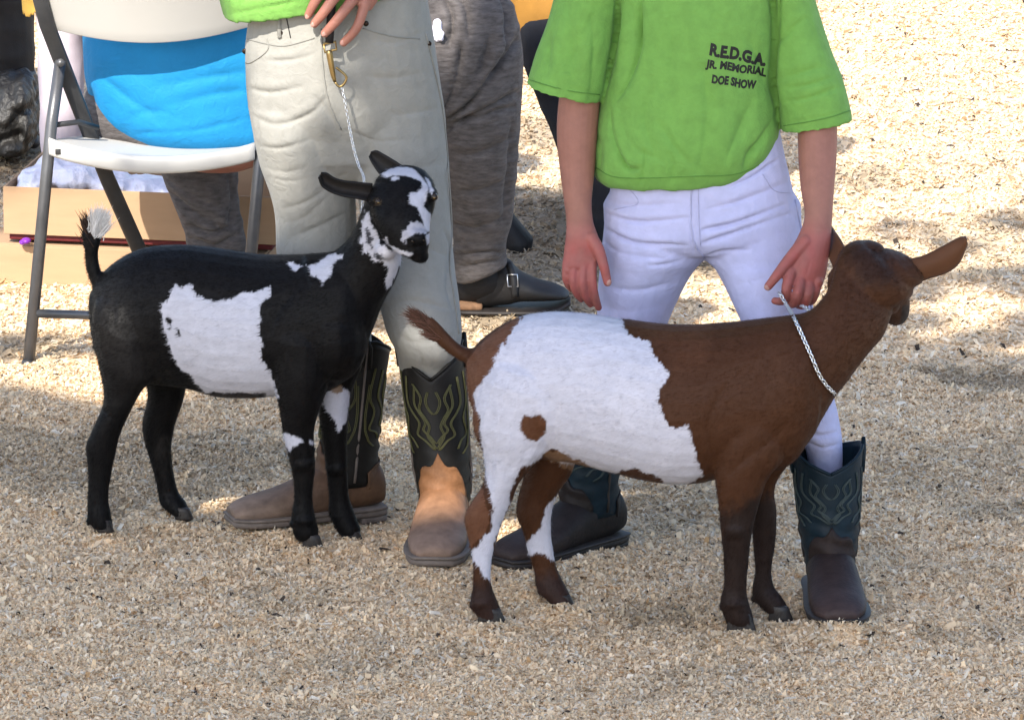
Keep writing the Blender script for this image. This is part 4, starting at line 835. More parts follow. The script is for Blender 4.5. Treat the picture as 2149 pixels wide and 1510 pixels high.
def left_arm(s):
    s.pairs([(1625, -50, 1672, -80, .0, .045), (1645, 60, 1712, 50, -.01, .042), (1664, 160, 1750, 155, -.03, .04), (1673, 260, 1757, 258, -.055, .037), (1675, 330, 1756, 330, -.08, .035), (1680, 395, 1751, 395, -.11, .030), (1687, 436, 1748, 438, -.13, .025), (1686, 466, 1746, 470, -.145, .022), (1672, 500, 1744, 508, -.16, .021), (1655, 530, 1739, 545, -.172, .020), (1648, 560, 1733, 580, -.18, .020), (1655, 586, 1722, 608, -.183, .019)], n=22, cap=.3)
    s.finger([P(1660, 572, -.192), P(1651, 600, -.212), P(1649, 622, -.210), P(1640, 632, -.200), P(1626, 631, -.195)], [.0108, .0100, .0090, .0082, .0070])
    s.finger([P(1680, 585, -.192), P(1675, 615, -.216), P(1667, 636, -.206), P(1655, 636, -.188)], [.0108, .0100, .0090, .0075])
    s.finger([P(1700, 590, -.188), P(1696, 618, -.210), P(1687, 639, -.200), P(1675, 640, -.182)], [.0104, .0096, .0088, .0072])
    s.finger([P(1716, 588, -.182), P(1712, 612, -.198), P(1704, 631, -.190), P(1694, 634, -.175)], [.0095, .0086, .0078, .0066])
    s.finger([P(1690, 508, -.170), P(1654, 548, -.188), P(1632, 576, -.204), P(1612, 601, -.208)], [.0150, .0118, .0100, .0080])
    for x, y in ((1662, 575), (1682, 590), (1702, 596), (1718, 592)): s.ball(P(x, y, -.193), .0095)
torso = Soup(); torso.pairs([(1290, -120, 1625, -120, .0, .06), (1310, -40, 1610, -40, .0, .085), (1310, 100, 1600, 100, .0, .09), (1300, 260, 1610, 260, .0, .09), (1300, 420, 1640, 420, .0, .09)], n=24)
torso.pairs([(1290, 430, 1460, 430, .0, .08), (1285, 500, 1440, 500, .0, .08), (1275, 690, 1375, 690, .03, .055), (1235, 860, 1295, 860, .11, .03)], n=16); torso.pairs([(1480, 430, 1650, 430, 0, .08), (1510, 500, 1670, 500, 0, .08), (1580, 690, 1695, 690, -.09, .055), (1680, 860, 1735, 860, -.148, .032)], n=16)
torso.tube([P(1300, -110, 0), P(1250, -90, 0)], .05, 14, 1); torso.tube([P(1610, -110, 0), P(1670, -100, 0)], .05, 14, 1)
head(torso, 1455, -235, -.02, .95)
me = join('body', [arm_mesh(right_arm), arm_mesh(left_arm), torso.remesh('t', .008, 3)]); V, N = mesh_np(me)
V = crease(V, N, [([(1262, 583), (1270, 580), (1278, 581)], 2.2, .0008), ([(1240, 608), (1246, 606), (1253, 607)], 2, .0008), ([(1618, 592), (1625, 590), (1632, 594)], 2.2, .0008), ([(1690, 478), (1715, 484), (1744, 478)], 3, .0007), ([(1192, 474), (1215, 480), (1246, 474)], 3, .0007),
                  ([(1215, 545), (1218, 520)], 4, .001), ([(1232, 545), (1233, 520)], 4, .001), ([(1200, 545), (1204, 520)], 4, .001), ([(1672, 575), (1684, 540)], 4, .0012), ([(1692, 580), (1702, 545)], 4, .0012)]); put_v(me, V)
px_, py_ = proj(V); h_ = smooth(py_, 440, 530)[:, None]; kn = smooth(-N[:, 1], .2, .9)[:, None] * h_ * (0.5 + 0.5 * noise(V[:, 0] * 70, V[:, 1] * 70, V[:, 2] * 70))[:, None]; set_col(me, np.array([0.26, 0.115, 0.085]) * (1 - h_) + np.array([0.27, 0.09, 0.075]) * h_ + np.array([0.05, -.01, -.005]) * kn)
link('body', me, M['skin_col'], kid); kbody = bvh_of(me)
head_parts(kid, 1455, -235, -.02, .95, M['hair'])
for x, y, a in ((1281, 596, .3), (1606, 607, -.8)):
    s = Soup(); s.ball(hit(kbody, x - (3 if x < 1400 else -3), y - 3, -.001, -.1), (.0048, .0022, .0062), Matrix.Rotation(a, 3, 'Y')); s.build('thumbnail', M['nail'], kid)
boot(kid, tuple(G(1742, 1258)), radians(3), .285, 1.06, M['teal_leather'], ((0.016, 0.010, 0.009), (0.038, 0.025, 0.024)), M['dark_sole'], M['teal_thread'], dip=.040, lean=(-.006, .02), tongue=.055, rtop=.062)
boot(kid, tuple(G(1228, 1152)), radians(-46), .315, 1.06, M['teal_leather'], ((0.010, 0.008, 0.008), (0.03, 0.021, 0.020)), M['dark_sole'], M['teal_thread'], dip=.055, lean=(-.01, .0), tongue=.055, rtop=.062)

# ---------------------------------------------------------------- the person in stone-coloured jeans
man = thing('person', 'person in pale stone jeans and tan cowboy boots leading the black and white goat', 'person', tuple(G(800, 1080)))
Yk = .40
s = Soup()
s.pairs([(532, -60, 890, -70, Yk, .115), (523, 30, 897, 0, Yk, .125), (514, 110, 911, 80, Yk, .132), (517, 185, 922, 160, Yk, .132), (524, 240, 932, 225, Yk, .125), (530, 275, 936, 270, Yk, .11)], n=32, ex=2.3)
s.pairs([(520, 220, 738, 220, Yk, .115), (530, 275, 720, 280, Yk, .115), (545, 345, 740, 330, Yk + .005, .105), (563, 395, 745, 395, Yk + .01, .10), (577, 450, 748, 450, Yk + .015, .094), (580, 530, 752, 530, Yk + .02, .088), (592, 620, 768, 620, Yk + .025, .08), (622, 720, 780, 720, Yk + .03, .066), (648, 780, 764, 780, Yk + .03, .05), (664, 860, 756, 860, Yk + .03, .042)], n=26)
s.pairs([(700, 220, 930, 220, Yk, .115), (722, 280, 937, 290, Yk - .005, .115), (740, 345, 940, 345, Yk - .015, .108), (752, 420, 945, 420, Yk - .03, .102), (764, 500, 949, 500, Yk - .05, .097), (782, 575, 956, 575, Yk - .075, .092), (796, 640, 965, 640, Yk - .10, .086), (812, 700, 969, 700, Yk - .12, .08), (830, 735, 964, 735, Yk - .13, .066), (836, 765, 962, 765, Yk - .115, .058), (846, 800, 952, 800, Yk - .115, .052), (862, 860, 946, 860, Yk - .12, .036), (880, 930, 945, 930, Yk - .135, .032)], n=26)
mc = [([(520, 185), (570, 195), (640, 180)], 9, .004), ([(522, 118), (560, 128), (620, 125), (670, 108)], 7, .004), ([(526, 240), (580, 262), (650, 240), (690, 200)], 9, .005), ([(536, 305), (590, 312), (660, 290)], 9, .004), ([(552, 350), (600, 362), (650, 350)], 9, .004), ([(716, 272), (740, 276), (790, 296), (860, 292)], 6, .006), ([(720, 290), (690, 240), (660, 200)], 12, .004),
      ([(560, 370), (610, 380), (650, 372)], 8, .003), ([(590, 440), (650, 420), (730, 360)], 12, .004), ([(600, 500), (660, 480), (740, 440)], 12, .004), ([(590, 470), (640, 455), (700, 400)], 8, .003), ([(760, 160), (820, 165), (900, 150)], 12, .003), ([(770, 80), (830, 90), (905, 60)], 10, .003), ([(790, 230), (850, 240), (925, 225)], 14, .003),
      ([(770, 350), (840, 360), (935, 340)], 16, .003), ([(780, 520), (850, 500), (940, 540)], 14, .004), ([(930, 480), (945, 520), (938, 600), (950, 650)], 7, .005), ([(810, 650), (860, 630), (950, 650)], 10, .004), ([(890, 810), (888, 770), (880, 735)], 6, .006), ([(830, 700), (880, 720), (960, 700)], 9, .004), ([(676, 100), (685, 190), (700, 240), (716, 275)], 3.5, .0025),
      ([(918, 120), (934, 200), (938, 300), (946, 420), (952, 520)], 4, .003)]
mt, mme = cloth('jeans', s, M['khaki'], man, .0038, 3, [(a_, w_ * .62, d_ * 1.05) for a_, w_, d_ in mc], .0010, 12, (1, 1, 1.5)); mb = bvh_of(mme)
seam(mt, mb, [(674, 60), (676, 120), (684, 190), (700, 240), (716, 272)], .0017, M['thread'], fallY=.3); seam(mt, mb, [(893, 70), (912, 150), (927, 223), (936, 300), (944, 400), (948, 480), (944, 560), (955, 640), (962, 700)], .0020, M['thread'], fallY=.35)
seam(mt, mb, [(519, 82), (560, 92), (600, 96), (660, 80)], .0012, M['thread'], 'waistband_seam', fallY=.3); seam(mt, mb, [(762, 60), (820, 76), (880, 82)], .0012, M['thread'], 'waistband_seam', fallY=.3); seam(mt, mb, [(560, 80), (562, 105), (530, 130), (516, 132)], .0013, M['thread'], 'pocket_seam', fallY=.3)
seam(mt, mb, [(585, 25), (588, 80)], .005, M['khaki'], 'belt_loop', fallY=.3); seam(mt, mb, [(600, 30), (610, 80)], .0011, M['black'], 'seam', fallY=.3)
for x, y in ((768, 50), (589, 70), (899, 92), (515, 108)): s = Soup(); s.ball(hit(mb, x, y, .001, .3), (.0055, .003, .0055)); s.build('rivet', M['rivet'], mt)
s = Soup()
shell(s, [(560, -500, 790, -500, Yk, .06), (480, -450, 870, -450, Yk, .09), (462, -330, 895, -330, Yk, .13), (456, -200, 905, -210, Yk, .15), (455, -90, 908, -120, Yk, .155), (456, -20, 905, -80, Yk, .152), (470, 36, 890, -40, Yk, .143)], n=34, ex=2.3)
shell(s, [(500, -460, 540, -350, Yk, .06), (430, -400, 510, -300, Yk, .075), (400, -290, 510, -250, Yk - .02, .08)], n=22); shell(s, [(850, -350, 890, -450, Yk, .06), (870, -300, 950, -380, Yk, .075), (870, -235, 975, -265, Yk - .03, .08)], n=22)
ms, msm = cloth('t_shirt', s, M['lime'], man, .005, 4, [([(480, 30), (540, 20), (640, 0)], 6, .005), ([(470, 0), (540, -5), (620, -30)], 9, .006), ([(500, 20), (520, -10), (560, -40)], 8, .005)], .003, 8)
def man_left(s):
    s.pairs([(880, -400, 940, -420, Yk - .02, .05), (885, -310, 960, -320, Yk - .05, .047), (868, -230, 945, -225, Yk - .08, .045), (830, -170, 905, -150, .30, .038), (775, -120, 842, -72, .275, .028), (738, -88, 812, -32, .262, .024), (708, -60, 793, 2, .255, .021), (700, -35, 780, 22, .252, .018)], n=22, cap=.3)
    s.finger([P(768, -2, .245), P(757, 38, .235), P(744, 66, .232), P(721, 90, .238)], [.0112, .0100, .0092, .0080])
    s.finger([P(752, -15, .242), P(728, 16, .228), P(704, 46, .222), P(682, 70, .228)], [.0115, .0108, .0100, .0086])
    s.finger([P(726, -30, .242), P(700, -2, .226), P(678, 28, .222), P(660, 50, .230)], [.0115, .0108, .0100, .0084])
    s.finger([P(702, -45, .245), P(678, -20, .232), P(660, 6, .230), P(647, 32, .238)], [.0110, .0104, .0096, .0080])
    s.finger([P(740, -70, .27), P(700, -60, .28), P(672, -30, .275), P(668, 0, .268)], [.014, .012, .0105, .009])
def man_right(s):
    s.pairs([(440, -420, 520, -400, Yk, .05), (425, -320, 500, -315, Yk - .02, .047), (425, -230, 500, -215, Yk - .06, .042), (470, -170, 520, -120, .30, .034), (540, -170, 560, -110, .24, .026), (590, -165, 600, -105, .22, .02)], n=20, cap=.3)
    for i, y in enumerate((-160, -146, -132, -118)): s.tube([P(590, y, .215), P(625, y + 4, .205), P(645, y + 12, .215), P(640, y + 18, .235)], [.0105, .0098, .009, .0078], 10)
    s.tube([P(575, -165, .22), P(605, -190, .21), P(635, -190, .205)], [.013, .011, .009], 10)
torso = Soup(); torso.pairs([(500, -440, 850, -440, Yk, .08), (500, -300, 860, -300, Yk, .10), (500, -100, 870, -100, Yk, .11), (540, 60, 890, 60, Yk, .10), (540, 230, 900, 230, Yk, .09)], n=24)
torso.pairs([(575, 250, 700, 250, Yk, .08), (612, 450, 720, 450, Yk + .01, .06), (625, 620, 738, 620, Yk + .02, .05), (670, 720, 740, 720, Yk + .03, .035)], n=16); torso.pairs([(740, 250, 915, 250, Yk, .09), (820, 620, 945, 620, Yk - .09, .06), (870, 735, 925, 735, Yk - .12, .03)], n=16)
head(torso, 680, -590, Yk - .03, 1.05)
me = join('body', [arm_mesh(man_left), arm_mesh(man_right, .003), torso.remesh('t', .009, 3)]); V, N = mesh_np(me)
V = crease(V, N, [([(690, 38), (700, 44), (710, 50)], 2.4, .0012), ([(714, 12), (722, 18), (730, 26)], 2.4, .001), ([(666, 24), (674, 30), (684, 36)], 2.4, .0012), ([(740, 60), (750, 64), (758, 66)], 2.4, .001)]); put_v(me, V)
link('body', me, M['skin2'], man); head_parts(man, 680, -590, Yk - .03, 1.05, M['hair']); mbody = bvh_of(me)
for x, y, a in ((718, 90, -.5), (680, 72, -.7), (657, 52, -.6), (645, 35, -.4)):
    s = Soup(); s.ball(hit(mbody, x, y, -.001, .22), (.0045, .002, .006), Matrix.Rotation(-a, 3, 'Y')); s.build('fingernail', M['nail'], man)
boot(man, tuple(G(932, 1128)), radians(-4), .37, 1.12, M['black_leather'], ((0.21, 0.095, 0.04), (0.185, 0.125, 0.095)), M['sole'], M['olive_thread'], dip=.062, lean=(-.032, .06), tongue=.075, rtop=.056)
boot(man, tuple(G(715, 1086)), radians(-70), .35, 1.06, M['black_leather'], ((0.085, 0.045, 0.025), (0.16, 0.115, 0.09)), M['sole'], M['olive_thread'], dip=.06, lean=(-.02, .03), tongue=.06, rtop=.058)

# ---------------------------------------------------------------- chains
def chain(name, label, path, link_len, wire, parts=True):
    pts = [Vector(p) for p in path]; q = [Vector(v) for v in catmull([np.array(p) for p in pts], 10)]
    root = thing(name, label, 'chain', tuple(pts[0])); cu = [0.0]
    for i in range(1, len(q)): cu.append(cu[-1] + (q[i] - q[i - 1]).length)
    s = Soup(); R_ = link_len * .62; rings = []; n = 14
    for i in range(n):
        a = 2 * pi * i / n; c = Vector((R_ * cos(a), R_ * .56 * sin(a), 0)); d = Vector((cos(a), sin(a), 0))
        rings.append([c + (d * cos(b) + Vector((0, 0, 1)) * sin(b)) * wire for b in [2 * pi * j / 6 for j in range(6)]])
    rings.append(rings[0]); s.ring_skin(rings, False); me = py_mesh('link', s.v, s.f); me.materials.append(M['chrome'])
    k = 0; d = 0.0
    while d < cu[-1]:
        i = max(1, next((j for j, c in enumerate(cu) if c >= d), len(cu) - 1)); t = (d - cu[i - 1]) / max(1e-6, cu[i] - cu[i - 1]); p = q[i - 1].lerp(q[i], t); tan = (q[i] - q[i - 1]).normalized()
        side = tan.cross(Vector((0, -1, 0.25))).normalized(); nrm = tan.cross(side); m3 = Matrix((tan, side, nrm)).transposed() @ Matrix.Rotation((.75 if k % 2 else -.75), 3, 'X')
        o = bpy.data.objects.new('link', me); C.objects.link(o); o.parent = root; o.matrix_parent_inverse = Matrix.Identity(4)
        o.location = p - root.location; o.rotation_euler = m3.to_euler(); d += link_len; k += 1
    return root
cp = [P(1637, 616, -.222), P(1652, 642, -.26)] + [hit(brown_bvh, x, y, .0045, -.4) for x, y in ((1668, 676), (1684, 712), (1700, 750), (1716, 785), (1732, 808), (1744, 820))] + [P(1752, 826, -.375), P(1748, 800, -.33), P(1734, 740, -.31), P(1716, 690, -.30), P(1697, 652, -.29), P(1680, 640, -.24)]
chain('chain_collar', 'silver chain collar looped round the brown and white goat\'s neck up to the hand', cp, .0092, .0016)
cp = [P(718, 186, .235), P(724, 215, .232), P(732, 260, .23), P(742, 310, .22), (P(752, 345, .21)), P(764, 378, .175), P(760, 440, .16), P(756, 480, .14)]
chain('chain_lead', 'thin twisted chain hanging down to the black and white goat\'s neck', cp, .0066, .0011)
ld = thing('leash_snap', 'black leather strap end with brass snap hook held in a hand over the stone jeans', 'leash', tuple(P(692, 60, .24)))
s = Soup(); s.tube([P(697, 0, .248), P(694, 45, .244), P(691, 90, .24)], .011, 4, 3); s.build('strap', M['strap'], ld)
s = Soup(); s.tube([P(679, 92, .238), P(704, 88, .238), P(706, 104, .236), P(682, 110, .236), P(679, 92, .238)], .0028, 8, 1); s.build('buckle', M['brass'], ld)
s = Soup(); s.tube([P(690, 106, .236), P(694, 130, .234), P(699, 158, .234), P(703, 172, .234)], [.0065, .0058, .0048, .003], 10); s.build('snap_body', M['brass'], ld)
s = Soup(); s.tube([P(703, 172, .234), P(712, 182, .234), P(722, 176, .234), P(727, 162, .234), P(716, 150, .234), P(705, 142, .234)], .0026, 8); s.build('snap_hook', M['brass'], ld)

# ---------------------------------------------------------------- seated person in blue
bl = thing('person', 'person in bright blue top and grey marl trousers sitting on the white folding chair', 'person', tuple(G(600, 650)))
s = Soup()
shell(s, [(330, -420, 640, -420, 2.2, .07), (220, -370, 760, -370, 2.15, .11), (185, -250, 770, -260, 2.08, .15), (172, -100, 740, -110, 2.02, .165), (172, 20, 720, 0, 1.99, .17), (174, 100, 700, 80, 1.98, .17), (180, 170, 690, 150, 1.98, .17), (200, 232, 680, 215, 1.98, .165), (240, 274, 665, 258, 1.98, .155), (292, 304, 640, 288, 1.99, .14)], n=40, ex=2.2)
bs_, bsm = cloth('top', s, M['blue'], bl, .006, 5, [([(190, 185), (200, 250), (250, 290)], 7, .010), ([(200, 150), (260, 200), (380, 280)], 14, .006), ([(270, 245), (330, 235), (380, 250)], 8, .005), ([(300, 190), (420, 165), (530, 150)], 16, .006), ([(330, 230), (440, 200), (540, 190)], 12, .005), ([(280, 280), (400, 275), (535, 245)], 5, .005)], .002, 8, (1, 1, 1.5))
s = Soup()
s.pairs([(250, 150, 250, 320, 2.0, .12), (330, 130, 330, 335, 2.0, .15), (480, 120, 480, 330, 2.0, .15), (640, 80, 640, 325, 2.0, .15)], n=28)
s.pairs([(560, 90, 600, 330, 2.02, .13), (760, 5, 780, 300, 1.99, .125), (900, -35, 920, 262, 1.96, .115), (1000, -45, 935, 255, 1.95, .105), (1075, 5, 932, 262, 1.95, .095), (1097, 110, 928, 290, 1.96, .09), (1093, 220, 932, 330, 1.975, .082), (1086, 340, 938, 390, 2.0, .072), (1077, 440, 945, 455, 2.03, .066), (1064, 505, 950, 515, 2.05, .06), (1062, 552, 956, 590, 2.06, .056)], n=28, cap=.08)
s.pairs([(300, 150, 300, 330, 2.1, .1), (320, 200, 480, 330, 2.2, .10), (332, 320, 502, 345, 2.18, .085), (345, 380, 500, 385, 2.15, .075), (368, 440, 505, 445, 2.13, .068), (388, 495, 515, 500, 2.12, .06), (398, 540, 515, 545, 2.12, .056)], n=24)
cloth('trousers', s, M['marl'], bl, .0048, 3, [(a_, w_ * 1.1, d_ * 2.6) for a_, w_, d_ in [([(930, 255), (990, 215), (1060, 130), (1092, 80)], 7, .012), ([(930, 275), (1000, 240), (1092, 190)], 7, .008), ([(935, 262), (1000, 250), (1040, 235), (1085, 225)], 6, .006), ([(925, 240), (960, 170), (970, 90)], 7, .007), ([(940, 230), (1010, 150), (1030, 60)], 8, .006), ([(940, 110), (950, 40), (930, -10)], 6, .007), ([(985, 90), (980, 20), (950, -20)], 6, .006), ([(1060, 90), (1065, 30), (1040, -20)], 7, .006), ([(1040, 130), (1060, 110), (1070, 60)], 5, .005),
      ([(1075, 250), (1070, 360), (1055, 480)], 8, .005), ([(960, 330), (1010, 320), (1080, 290)], 9, .003), ([(960, 400), (1010, 400), (1080, 370)], 9, .003), ([(950, 470), (1000, 480), (1070, 450)], 8, .004), ([(952, 535), (1010, 530), (1062, 530)], 4, .004), ([(960, 560), (1000, 555), (1055, 545)], 5, .003),
      ([(350, 400), (400, 440), (470, 480)], 9, .008), ([(390, 470), (440, 490), (490, 470)], 7, .008), ([(395, 500), (450, 515), (500, 490)], 7, .008), ([(340, 370), (420, 420), (480, 440)], 9, .006), ([(480, 360), (490, 420), (480, 470)], 8, .008)]], .004, 13, (1, 1, 1.4))
def bl_arms(s):
    s.pairs([(720, -330, 800, -330, 2.1, .05), (790, -200, 860, -220, 1.95, .045), (860, -120, 900, -170, 1.85, .035), (920, -100, 950, -140, 1.83, .025)], n=16)
    s.pairs([(190, -330, 270, -330, 2.1, .05), (200, -180, 280, -190, 2.2, .045), (300, -110, 340, -160, 2.3, .035), (380, -90, 420, -130, 2.4, .025)], n=16)
    for cx_, cy_, Y_ in ((940, -120, 1.83), (410, -110, 2.4)):
        for i in range(4): s.tube([P(cx_, cy_ - 18 + i * 11, Y_), P(cx_ + 35, cy_ - 18 + i * 12, Y_ - .01), P(cx_ + 62, cy_ - 8 + i * 11, Y_)], [.0105, .0095, .008], 8, 2)
        s.tube([P(cx_ - 10, cy_ - 20, Y_), P(cx_ + 12, cy_ - 45, Y_), P(cx_ + 38, cy_ - 48, Y_)], [.013, .011, .009], 8, 2)
torso = Soup(); torso.pairs([(260, -370, 720, -370, 2.15, .09), (220, -200, 720, -200, 2.05, .13), (220, 60, 660, 60, 2.0, .14), (280, 250, 620, 250, 2.0, .12)], n=20); torso.pairs([(600, 200, 620, 280, 2.0, .06), (960, 40, 980, 160, 1.95, .05), (980, 300, 1050, 300, 1.97, .04), (985, 480, 1035, 480, 2.03, .025)], n=12)
bl_arms(torso); head(torso, 500, -520, 2.2, 1.05, (.3, 1)); link('body', torso.remesh('body', .008, 3), M['skin2'], bl); head_parts(bl, 500, -520, 2.2, 1.05, M['hair'], (.3, 1))
def clog(root, pts_x0, x1, Y, yb, flip=1):
    sh = bpy.data.objects.new('clog', None); C.objects.link(sh); sh.parent = root; o0 = P(pts_x0, yb, Y); sh.location = o0 - root.location; w = x1 - pts_x0
    def put(o): o.parent = sh; o.location = -o0; return o
    X = lambda t: pts_x0 + w * t
    s = Soup(); s.pairs([(X(.20), yb - 50, X(.20), yb - 10, Y, .034), (X(.30), yb - 80, X(.30), yb - 8, Y, .040), (X(.40), yb - 108, X(.40), yb - 10, Y, .042), (X(.48), yb - 106, X(.48), yb - 12, Y, .045), (X(.56), yb - 84, X(.56), yb - 18, Y, .047), (X(.70), yb - 66, X(.70), yb - 20, Y, .05), (X(.84), yb - 56, X(.84), yb - 22, Y, .05), (X(.94), yb - 46, X(.94), yb - 24, Y, .042), (X(.99), yb - 38, X(.99), yb - 27, Y, .022)], n=24, cap=.2)
    me = s.remesh('upper', .004, 3); put(link('upper', me, M['clog'])); b_ = bvh_of(me)
    s = Soup(); s.pairs([(X(.01), yb - 24, X(.01), yb - 5, Y, .026), (X(.08), yb - 27, X(.08), yb - 2, Y, .037), (X(.24), yb - 22, X(.24), yb - 2, Y, .034)], n=24, cap=.2, ex=3.0); put(link('footbed', py_mesh('footbed', s.v, s.f), M['cork']))
    s = Soup(); s.pairs([(X(.0), yb - 8, X(.0), yb + 3, Y, .028), (X(.1), yb - 8, X(.1), yb + 5, Y, .040), (X(.55), yb - 9, X(.55), yb + 4, Y, .050), (X(.85), yb - 14, X(.85), yb + 1, Y, .054), (X(1.0), yb - 24, X(1.0), yb - 12, Y, .03)], n=24, cap=.2, ex=3.0); put(link('outsole', py_mesh('outsole', s.v, s.f), M['dark_sole']))
    q = [hit(b_, X(t), yb - y_, .003, Y - .05) for t, y_ in ((.47, 96), (.50, 76), (.52, 52), (.53, 30))]; s = Soup(); s.tube(q, .0085, 6, 3); put(s.build('strap', M['clog']))
    c0 = hit(b_, X(.5), yb - 62, .007, Y - .05); s = Soup(); s.tube([c0 + Vector(v) for v in ((-.011, 0, .012), (.011, 0, .012), (.013, -.003, -.014), (-.009, -.003, -.014), (-.011, 0, .012))], .0014, 6, 1); put(s.build('buckle', M['chrome']))
    s = Soup(); s.pairs([(X(.03), yb - 70, X(.03), yb - 16, Y, .030), (X(.12), yb - 105, X(.12), yb - 14, Y, .044), (X(.28), yb - 112, X(.28), yb - 18, Y, .048), (X(.45), yb - 92, X(.45), yb - 24, Y, .034)], n=16); put(link('sock', py_mesh('sock', s.v, s.f), M['black']))
clog(bl, 952, 1196, 2.10, 650)
clog(bl, 385, 600, 2.13, 622)
s = Soup(); s.pball(918, 64, 1.85, 11, 26, .012); s.pball(926, 76, 1.84, 8, 12, .010); me = s.remesh('c', .003, 2); V, N = mesh_np(me); put_v(me, V + N * (.004 * noise(V[:, 0] * 90, V[:, 1] * 90, V[:, 2] * 90))[:, None])
tag(link('paper_tissue', me, M['whitebag']), 'crumpled white tissue on the grey marl trouser leg beside the stone jeans', 'tissue')

# ---------------------------------------------------------------- people and things farther back
def back_person(label, loc, legs, leg_mat, top, top_mat, hx, hy, hY, legname='trousers', shoe=None):
    p = thing('person', label, 'person', loc)
    s = Soup()
    for q in legs: s.pairs(q, n=22)
    cloth(legname, s, leg_mat, p, .008, 3, (), .006, 9, (1, 1, 1.3))
    s = Soup(); shell(s, top, n=28); cloth('jacket', s, top_mat, p, .008, 3, (), .006, 7)
    t = Soup(); x0 = (top[1][0] + top[1][2]) / 2
    t.pairs([(x0 - 140, hy + 130, x0 + 140, hy + 130, hY, .08), (x0 - 120, hy + 400, x0 + 120, hy + 400, hY, .09)], n=16); head(t, hx, hy, hY, 1.0, (0, 1))
    for sg in (-1, 1):
        t.tube([P(x0 + sg * 170, hy + 130, hY), P(x0 + sg * 205, hy + 290, hY + .05), P(x0 + sg * 120, hy + 380, hY + .22)], [.048, .04, .026], 10)
        for i in range(4): t.tube([P(x0 + sg * (120 - i * 8), hy + 375 + i * 6, hY + .22), P(x0 + sg * (95 - i * 8), hy + 385 + i * 6, hY + .29)], [.010, .008], 8, 1)
    link('body', t.remesh('body', .009, 3), M['skin2'], p); head_parts(p, hx, hy, hY, 1.0, M['hair'], (0, 1))
    for q in (shoe or ()):
        s = Soup(); s.pairs([(q[0] - 30, q[1] - 50, q[0] - 30, q[1], q[2], .04), (q[0] + 10, q[1] - 50, q[0] + 10, q[1], q[2], .045), (q[0] + 70, q[1] - 30, q[0] + 70, q[1], q[2], .04)], n=16); s.build('shoe', M['dark_sole'], p)
    return p
back_person('person in mustard top and dark navy jeans behind the child in white trousers', tuple(G(1270, 525)),
            [[(1085, 90, 1330, 60, 2.8, .13), (1097, 135, 1335, 120, 2.8, .13), (1126, 200, 1335, 190, 2.79, .12), (1150, 265, 1335, 260, 2.77, .11), (1176, 325, 1330, 320, 2.75, .10), (1195, 400, 1318, 400, 2.74, .085), (1212, 470, 1312, 470, 2.73, .075), (1228, 520, 1310, 520, 2.73, .07)], [(1250, 60, 1440, 60, 2.95, .11), (1280, 250, 1430, 250, 2.95, .10), (1300, 450, 1400, 450, 2.95, .08)]],
            M['jeans'], [(1150, -420, 1400, -420, 2.85, .07), (1080, -370, 1450, -370, 2.85, .11), (1062, -200, 1450, -200, 2.85, .14), (1060, -60, 1430, -60, 2.84, .145), (1066, 30, 1400, 20, 2.83, .145), (1078, 90, 1380, 80, 2.82, .14), (1094, 138, 1360, 130, 2.81, .13)], M['mustard'], 1270, -520, 2.85, shoe=[(1270, 528, 2.72), (1350, 470, 2.95)])
back_person('person in pale lilac trousers and yellow jacket behind the chair back', tuple(G(300, 440)),
            [[(70, -60, 250, -60, 3.05, .10), (76, 60, 185, 60, 3.02, .085), (80, 160, 178, 160, 3.0, .08), (84, 260, 172, 260, 2.98, .075), (92, 340, 168, 340, 2.97, .07), (98, 420, 160, 420, 2.97, .065)], [(350, -60, 560, -60, 3.05, .10), (420, 160, 550, 160, 3.02, .09), (470, 320, 545, 320, 3.0, .075), (484, 420, 545, 420, 2.98, .065)], [(90, -90, 540, -90, 3.05, .11), (80, 0, 540, 0, 3.05, .10)]],
            M['lilac'], [(180, -470, 420, -470, 3.1, .07), (80, -420, 520, -420, 3.1, .12), (50, -250, 545, -250, 3.08, .15), (40, -80, 550, -90, 3.06, .16), (46, 28, 550, 0, 3.05, .15)], mat('yellow_cloth', (0.60, 0.36, 0.07), .8, .1, 20, .3, 500), 300, -560, 3.1, shoe=[(125, 445, 2.95), (510, 440, 2.95)])
back_person('person dressed all in black at the left edge of the ring', tuple(G(-20, 320)),
            [[(-140, -60, 64, -60, 3.75, .12), (-120, 40, 70, 30, 3.75, .11), (-110, 120, 74, 110, 3.74, .10), (-100, 200, 70, 200, 3.73, .09), (-90, 300, 60, 300, 3.72, .08)]],
            M['black'], [(-200, -470, 0, -470, 3.8, .07), (-260, -420, 50, -420, 3.8, .12), (-270, -200, 60, -220, 3.8, .14), (-260, -40, 62, -60, 3.78, .14)], M['black'], -80, -560, 3.8, shoe=[(0, 310, 3.7)])
s = Soup()
for q in ((20, 225, 60, 80), (50, 190, 30, 45), (-20, 250, 70, 70), (62, 245, 20, 50), (30, 285, 45, 30), (-60, 260, 60, 60)): s.pball(q[0], q[1], 3.62, q[2], q[3], .16)
me = s.remesh('b', .006, 3); V, N = mesh_np(me); x, y, z = V.T
V = V + N * (.016 * np.abs(fbm(x * 12, y * 12, z * 16, 3)) - .012 * np.abs(noise(x * 30, y * 20, z * 34)))[:, None]; V[:, 2] = np.maximum(V[:, 2], .002); put_v(me, V)
tag(link('rubbish_bag', me, M['binbag']), 'crumpled shiny black plastic rubbish bag at the left edge of the ring', 'bag')
s = Soup(); s.pairs([(1040, 430, 1062, 425, 2.75, .02), (1040, 465, 1086, 460, 2.75, .05), (1040, 500, 1118, 498, 2.75, .06), (1045, 512, 1118, 508, 2.75, .06)], n=16); me = s.remesh('b', .005, 2)
tag(link('cloth_bag', me, M['black']), 'small black cloth bag slumped behind the grey marl trouser leg', 'bag')

